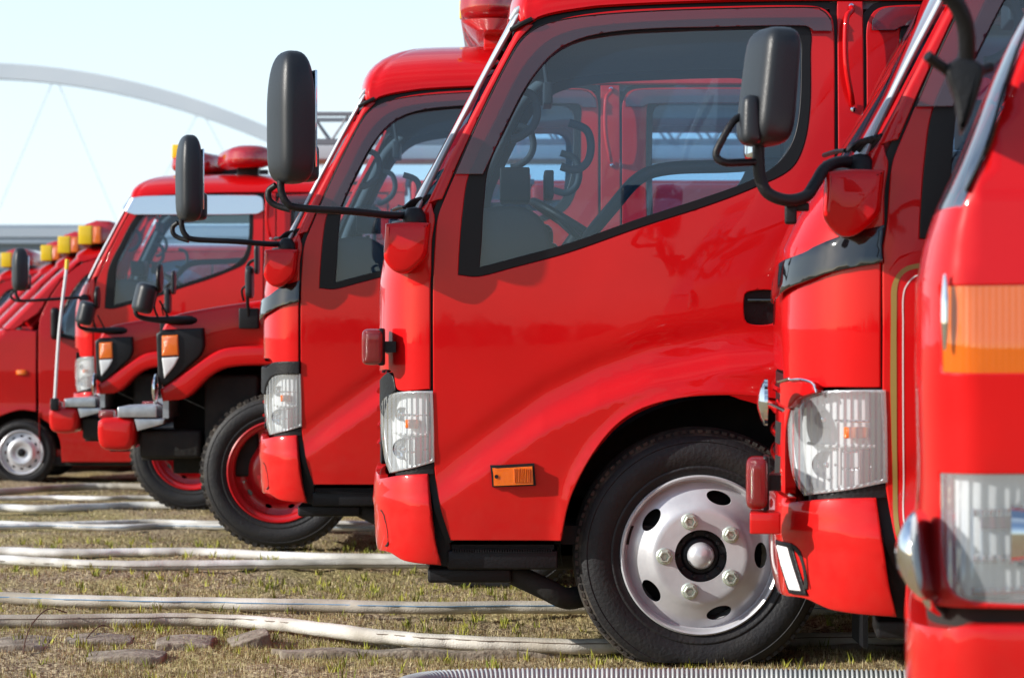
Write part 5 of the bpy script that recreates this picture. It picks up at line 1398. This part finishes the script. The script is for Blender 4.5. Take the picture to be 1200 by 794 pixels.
hose('white hose of the touching pair, the nearer one with black seam', [(-120, 655), (0, 656), (60, 659), (130, 662), (220, 662), (330, 661), (465, 660), (650, 661), (900, 661), (1200, 661)], .0265, HOSE, stripe_=(SEAM, R(-5), 'hose_seam'))
hose('white hose of the touching pair, the one lying behind', [(-120, 645), (0, 646), (80, 648), (160, 647), (230, 647), (300, 650), (380, 653), (470, 654), (650, 654), (900, 654), (1200, 654)], .0265, HOSE)
hose('thin white hose ending at the big red-rimmed tyre, nearer of two', [(-100, 618), (0, 617), (60, 616), (130, 618), (200, 616), (260, 617), (420, 618), (700, 618), (1000, 618)], .022, HOSE, stripe_=(BLUE, R(10), 'blue_line'))
hose('thin white hose just behind its twin left of the red-rimmed tyre', [(-100, 611), (0, 613), (50, 614), (110, 613), (180, 611), (250, 613), (400, 613), (700, 613)], .018, HOSE)
hose('white hose reaching the half hidden red-rimmed tyre', [(-100, 597), (0, 595), (50, 596), (110, 594), (170, 592), (300, 593), (600, 593)], .030, HOSE)
hose('thin pale hose behind the white one at the left', [(-100, 585), (0, 584), (60, 583), (120, 584), (165, 583), (300, 583), (600, 583)], .02, HOSE)
hose('farthest pale hose, just in front of the van wheel', [(-100, 577), (0, 576), (60, 572), (110, 570), (160, 570), (300, 571), (600, 571)], .032, HOSED)
# ribbed suction hose in the foreground
mb = MB(); P = crom3([Vector(p) for p in ((-.33, 7.0, .034), (-.31, 7.25, .034), (-.24, 7.40, .034), (-.10, 7.46, .034), (.15, 7.48, .034), (.6, 7.47, .034), (1.1, 7.44, .034), (1.7, 7.42, .034), (2.3, 7.40, .034))], 70)
Q = []; rr = []
acc = 0; last = P[0]
dist = [0]
for a, b_ in zip(P, P[1:]): dist.append(dist[-1]+(b_-a).length)
N = int(dist[-1]/.0026)
for i in range(N+1):
    d = dist[-1]*i/N; k = np.searchsorted(dist, d); k = min(max(k, 1), len(P)-1); t_ = (d-dist[k-1])/(dist[k]-dist[k-1]+1e-9)
    Q.append(P[k-1].lerp(P[k], t_)); rr.append(.0325+.0028*math.sin(i*math.pi/2.6))
mb.tube(Q, rr, 20, smooth=False)
tag(mb.build('suction_hose', simple('ribbed_grey_hose', (.30, .33, .34), .45, col2=(.42, .44, .44)), None, 80), 'grey ribbed suction hose along the bottom edge under the big wheel', 'suction hose')

# ------------------------------------------------------------------ stones
STONE = simple('worn_stone', (.17, .135, .10), .95, bump=(40, .9, .012), col2=(.33, .28, .22), cscale=14)
def stone(label, cpx, cpy, wpx, dy, h, rot=0, tilt=0):
    c = groundpt(cpx, cpy, 0); wx = wpx/FPX*c.y/2
    pts = []; n = 12
    for k in range(n):
        a = 2*math.pi*k/n; cx = math.copysign(abs(math.cos(a))**.28, math.cos(a)); cy = math.copysign(abs(math.sin(a))**.28, math.sin(a))
        pts.append((cx*wx*rnd.uniform(.9, 1.06), cy*dy/2*rnd.uniform(.88, 1.08)))
    lp = sm(pts, .02)
    M = Matrix.Translation((c.x, c.y, 0)) @ Matrix.Rotation(rot, 4, 'Z') @ Matrix.Rotation(tilt, 4, 'Y')
    ph = rnd.uniform(0, 9)
    mb = MB(); mb.solid(lp, h, -.05, .007, fr=lambda a, b_, d: tuple(M @ Vector((a, b_, d+.004*math.sin(a*23+ph)+.003*math.sin(b_*31+ph)))))
    tag(mb.build('flat_stone', STONE, None, 60), label, 'stone', 'flat stones beside the nearest hoses')
stone('flat grey stone at the left edge below the dirty hose', 22, 756, 78, .30, .016)
stone('flat stone, second from the left edge below the dirty hose', 118, 752, 80, .22, .018, .02)
stone('small low stone, nearest the bottom edge below the dirty hose', 148, 768, 90, .16, .010, -.05)
stone('flat stone with a square right end left of the dark gap', 218, 755, 66, .28, .020, 0, .02)
stone('tilted wedge stone right of the dark gap under the hose', 293, 752, 50, .18, .022, .2, -.20)
stone('long thin stone kerb between dirty hose and big silver wheel', 500, 764, 370, .13, .008, -.01)
stone('broad flat stone right of the big wheel in its shade', 990, 755, 200, .30, .016)

# ------------------------------------------------------------------ grass blades
def blades(name, n, y0, y1, hts, mats, w_, seed, dens_pow=1.0, green=.35):
    r = np.random.default_rng(seed)
    y = y0+(y1-y0)*r.random(n)**dens_pow; x = (r.random(n)-.5)*2*(.215*y+.15)
    cl = np.sin(x*2.1+3*np.sin(y*1.3))+np.sin(y*2.9+x*1.1+2)+.9*np.sin(x*7.3+y*5.9)+.6*np.sin(x*17+1.3*y)
    keep = cl+r.normal(0, .9, n) > -1.0; x, y, cl = x[keep], y[keep], cl[keep]; n = len(x)
    kind = np.where(r.random(n) < np.clip(green+.22*cl*.5, .04, .8), 0, np.where(r.random(n) < .55, 1, 2))
    h = hts[0]+(hts[1]-hts[0])*r.random(n)**2.2; h *= np.where(kind == 0, 1.0, .8)
    lean = np.where(kind == 0, .5, 1.5)*r.random(n); az = r.random(n)*2*np.pi; fz = r.random(n)*np.pi
    z = gz(y)+bumps(x, y)-.012
    wd = w_*(.6+.8*r.random(n))*(y/8.5)**.5
    bx, by = np.cos(fz)*wd/2, np.sin(fz)*wd/2
    hx, hy = np.cos(az)*np.sin(np.minimum(lean, 1.45))*h, np.sin(az)*np.sin(np.minimum(lean, 1.45))*h; hz = np.cos(np.minimum(lean, 1.45))*h+.006
    v = np.empty((n, 5, 3))
    v[:, 0] = np.stack([x-bx, y-by, z], 1); v[:, 1] = np.stack([x+bx, y+by, z], 1)
    v[:, 2] = np.stack([x+bx*.8+hx*.45, y+by*.8+hy*.45, z+hz*.6], 1); v[:, 3] = np.stack([x-bx*.8+hx*.45, y-by*.8+hy*.45, z+hz*.6], 1)
    v[:, 4] = np.stack([x+hx, y+hy, z+hz], 1)
    me = bpy.data.meshes.new(name); me.vertices.add(n*5); me.vertices.foreach_set('co', v.reshape(-1))
    idx = np.arange(n)*5; quad = np.stack([idx, idx+1, idx+2, idx+3], 1); tri = np.stack([idx+3, idx+2, idx+4], 1)
    loops = np.concatenate([quad.reshape(-1), tri.reshape(-1)])
    me.loops.add(len(loops)); me.loops.foreach_set('vertex_index', loops)
    me.polygons.add(2*n); me.polygons.foreach_set('loop_start', np.concatenate([np.arange(n)*4, 4*n+np.arange(n)*3]))
    me.polygons.foreach_set('loop_total', np.concatenate([np.full(n, 4), np.full(n, 3)]))
    me.polygons.foreach_set('material_index', np.concatenate([kind, kind])); me.update(); me.validate()
    o = mk(name, me, None, mats); tag(o, kind='stuff', cat='grass', label='short dry grass with green tufts around the hoses'); return o
def gm(name, c1, c2):
    m, nt, b = newmat(name); b.inputs['Roughness'].default_value = .6; b.inputs['Specular IOR Level'].default_value = .25
    vary(nt, b, c1, c2, 18, .4, .6, 3); b.inputs['Subsurface Weight'].default_value = 0
    return m
GR = gm('green_blade', (.15, .15, .03), (.34, .31, .08)); ST = gm('straw_blade', (.34, .27, .13), (.66, .56, .33)); BR = gm('brown_blade', (.16, .10, .05), (.34, .22, .11))
blades('dry_grass', 260000, 7.55, 10.8, (.006, .030), [GR, ST, BR], .0016, 1, 1.15, .08)
blades('dry_grass', 110000, 10.7, 22, (.006, .030), [GR, ST, BR], .0030, 2, 1.3, .06)
# clumps of taller green blades
def tufts(seed, n, y0, y1):
    r = np.random.default_rng(seed); V = []; Fc = []
    for i in range(n):
        y = y0+(y1-y0)*r.random(); x = (r.random()-.5)*2*.21*y; z = float(gz(y))+float(bumps(x, y))-.012; k = r.integers(5, 13)
        for j in range(k):
            a = r.random()*6.28; h = .018+.035*r.random(); l = .7*r.random(); w_ = .0022*(y/8)**.6; ox, oy = r.normal(0, .009, 2); f = r.random()*3.14
            bx, by = math.cos(f)*w_, math.sin(f)*w_; hx, hy, hz = math.cos(a)*math.sin(l)*h, math.sin(a)*math.sin(l)*h, math.cos(l)*h
            b0 = len(V); X, Y = x+ox, y+oy
            V += [(X-bx, Y-by, z), (X+bx, Y+by, z), (X+bx*.8+hx*.5, Y+by*.8+hy*.5, z+hz*.62), (X-bx*.8+hx*.5, Y-by*.8+hy*.5, z+hz*.62), (X+hx, Y+hy, z+hz)]
            Fc += [(b0, b0+1, b0+2, b0+3), (b0+3, b0+2, b0+4)]
    me = bpy.data.meshes.new('grass_tufts'); me.from_pydata(V, [], Fc)
    tag(mk('grass_tufts', me, None, [gm('tuft_green', (.16, .19, .02), (.42, .40, .06))]), kind='stuff', cat='grass', label='brighter green tufts scattered through the dry grass')
tufts(5, 620, 7.7, 14)
# dry twigs on the stones
def twig(label, pts):
    mb = MB(); mb.tube([groundpt(px, py, 0)+Vector((0, 0, h)) for px, py, h in pts], .0022, 6); mb.build('twig', simple('twig_bark', (.10, .05, .03), .8) if 'twig_bark' not in MATS else MATS['twig_bark'])
    o = sc.objects[-1] if False else None
    ob = [q for q in bpy.data.objects if q.name.startswith('twig')][-1]; tag(ob, label, 'twig', 'dry twigs by the hoses')
twig('thin brown twig arching over the dirty hose at the left', [(27, 766, .0), (29, 762, .03), (36, 758, .07), (50, 752, .10), (62, 742, .085), (78, 738, .06)])
twig('short brown twig lying over the dirty hose, right of the arching one', [(97, 757, .01), (108, 752, .035), (120, 748, .045), (133, 748, .03)])

# ------------------------------------------------------------------ ladder truck in the distance
tL = empty('ladder_truck', (-2.2, 27.5, -.36), 'far ladder truck with grey lattice ladder, seen between the tall mirrors', 'ladder truck')
mb = MB(); mb.box(.3, 7.6, -1.1, 1.1, .5, 1.9, bev=.05); mb.build('truck_body', RED, tL)
for sg in (-1, 1):
    for xw in (1.4, 5.8):
        mb = MB(); mb.lathe([(.0, -.12), (.3, -.13), (.47, -.12), (.5, -.06), (.5, .06), (.47, .12), (0, .12)], (xw, sg*.95, .49), 'y', 40); mb.build('wheel', TYRE, tL)
mb = MB(); mb.lathe([(.7, 0), (.7, .3), (.45, .5), (.4, 1.32), (0, 1.32)], (5.8, 0, 1.85), 'z', 30); mb.build('turntable', GALV, tL)
LG = simple('ladder_grey', (.22, .23, .26), .5, metal=.3)
mb = MB()
for yy in (-.38, .38):
    mb.box(-.15, 7.0, yy-.04, yy+.04, 3.30, 3.36); mb.box(-.15, 7.0, yy-.04, yy+.04, 3.60, 3.64)
    for k in range(18):
        xa = -.1+k*.4; mb.tube([(xa, yy, 3.33), (xa+.2, yy, 3.62), (xa+.4, yy, 3.33)], .018, 6, smooth=False)
for k in range(24): mb.tube([(-.1+k*.3, -.38, 3.33), (-.1+k*.3, .38, 3.33)], .018, 6)
mb.build('ladder', LG, tL)
mb = MB(); mb.box(-.15, 6.9, -.42, .42, 3.14, 3.30, bev=.02); mb.build('ladder_beam', simple('beam_grey', (.42, .44, .48), .4), tL)
mb = MB(); mb.box(.3, 2.2, -1.12, 1.12, 1.9, 2.55, bev=.12); mb.build('cab', RED, tL)

# ------------------------------------------------------------------ arch bridge and buildings far behind
AW = simple('bridge_paint', (.56, .63, .72), .5, col2=(.62, .68, .76), cscale=.1)
DKP = simple('deck_haze_grey', (.26, .32, .40), .6, col2=(.32, .38, .46), cscale=.2)  # distance haze mixed into the deck colour
tR = empty('arch_bridge', (-51.8, 250, -.5), 'pale grey steel arch bridge with hanging cables at far left', 'bridge')
s_ = FPX/250.
prof = []
for i in range(61):
    x = -50+100*i/60; px_ = x*s_; zt = (HOR-(83+6.3e-4*px_*px_))/s_+CAMZ+.5; prof.append((x, zt))
for yy in (0,):
    mb = MB(); mb.loft([[(x, yy-.7, z-.78), (x, yy+.7, z-.78), (x, yy+.7, z+.7), (x, yy-.7, z+.7)] for x, z in prof]); mb.build('arch', AW, tR, 30)
    for k, x in enumerate(np.arange(-34.2, 43, 14)):
        for dx in (-6.5, 6.5):
            za = np.interp(x, [p[0] for p in prof], [p[1] for p in prof])
            mb = MB(); mb.tube([(x, yy, za), (x+dx, yy, 10.2)], .035, 5); mb.build('cable', simple('cable_grey', (.5, .53, .57), .5) if 'cable_grey' not in MATS else MATS['cable_grey'], tR)
mb = MB(); mb.box(-120, 150, -1, 15, 9.4, 9.8); mb.box(-120, 150, -.8, -.5, 9.8, 11.2); mb.box(-120, 150, 0, 14, 6.6, 9.4)
mb.build('deck', DKP, tR)
mb = MB(); mb.box(-120, 150, -1.1, -1.0, 10.0, 10.9); mb.box(-120, 150, -1.2, -1.0, 8.0, 8.5); mb.build('deck_rail', simple('rail_light', (.42, .48, .56), .5), tR)
for k in range(6):
    mb = MB(); mb.box(-110+k*46, -106+k*46, 1, 13, 0, 6.6); mb.build('pier', DKP, tR)
tS = empty('grandstand', (-75, 300, -.5), 'long pale grandstand building below the bridge deck', 'building')
mb = MB(); mb.box(-60, 170, 0, 12, 0, 7.4); mb.build('wall', simple('stand_wall', (.45, .54, .60), .7), tS)
for k in range(30):
    mb = MB(); mb.box(-58+k*3.1, -56.1+k*3.1, -.25, -.02, 5.9, 7.0); mb.build('window', WHITEP, tS)
mb = MB(); mb.box(-62, 172, -2, 14, 7.4, 7.8); mb.build('roof', AW, tS)

# far wood behind the camera (mirrored in the paint)
r = np.random.default_rng(3); mb = MB()
bmm = bmesh.new(); bmesh.ops.create_icosphere(bmm, subdivisions=2, radius=1); iv = np.array([v.co[:] for v in bmm.verts]); bmm.verts.index_update(); fi = [tuple(v.index for v in f.verts) for f in bmm.faces]; bmm.free()
for k in range(260):
    x = -300+600*k/260+r.normal(0, 2); R0 = r.uniform(1.3, 2.1); c_ = np.array([x, -150+r.normal(0, 4), R0*.6])
    mb.add((iv*(1+.18*r.normal(0, 1, (len(iv), 1)))*[R0, R0, R0*r.uniform(.8, 1.25)]+c_).tolist(), fi)
tag(mb.build('far_wood', simple('wood_foliage', (.03, .045, .018), .9, col2=(.06, .075, .03)), None, 10), kind='stuff', cat='trees', label='low dark wood behind the viewer mirrored in the paint')
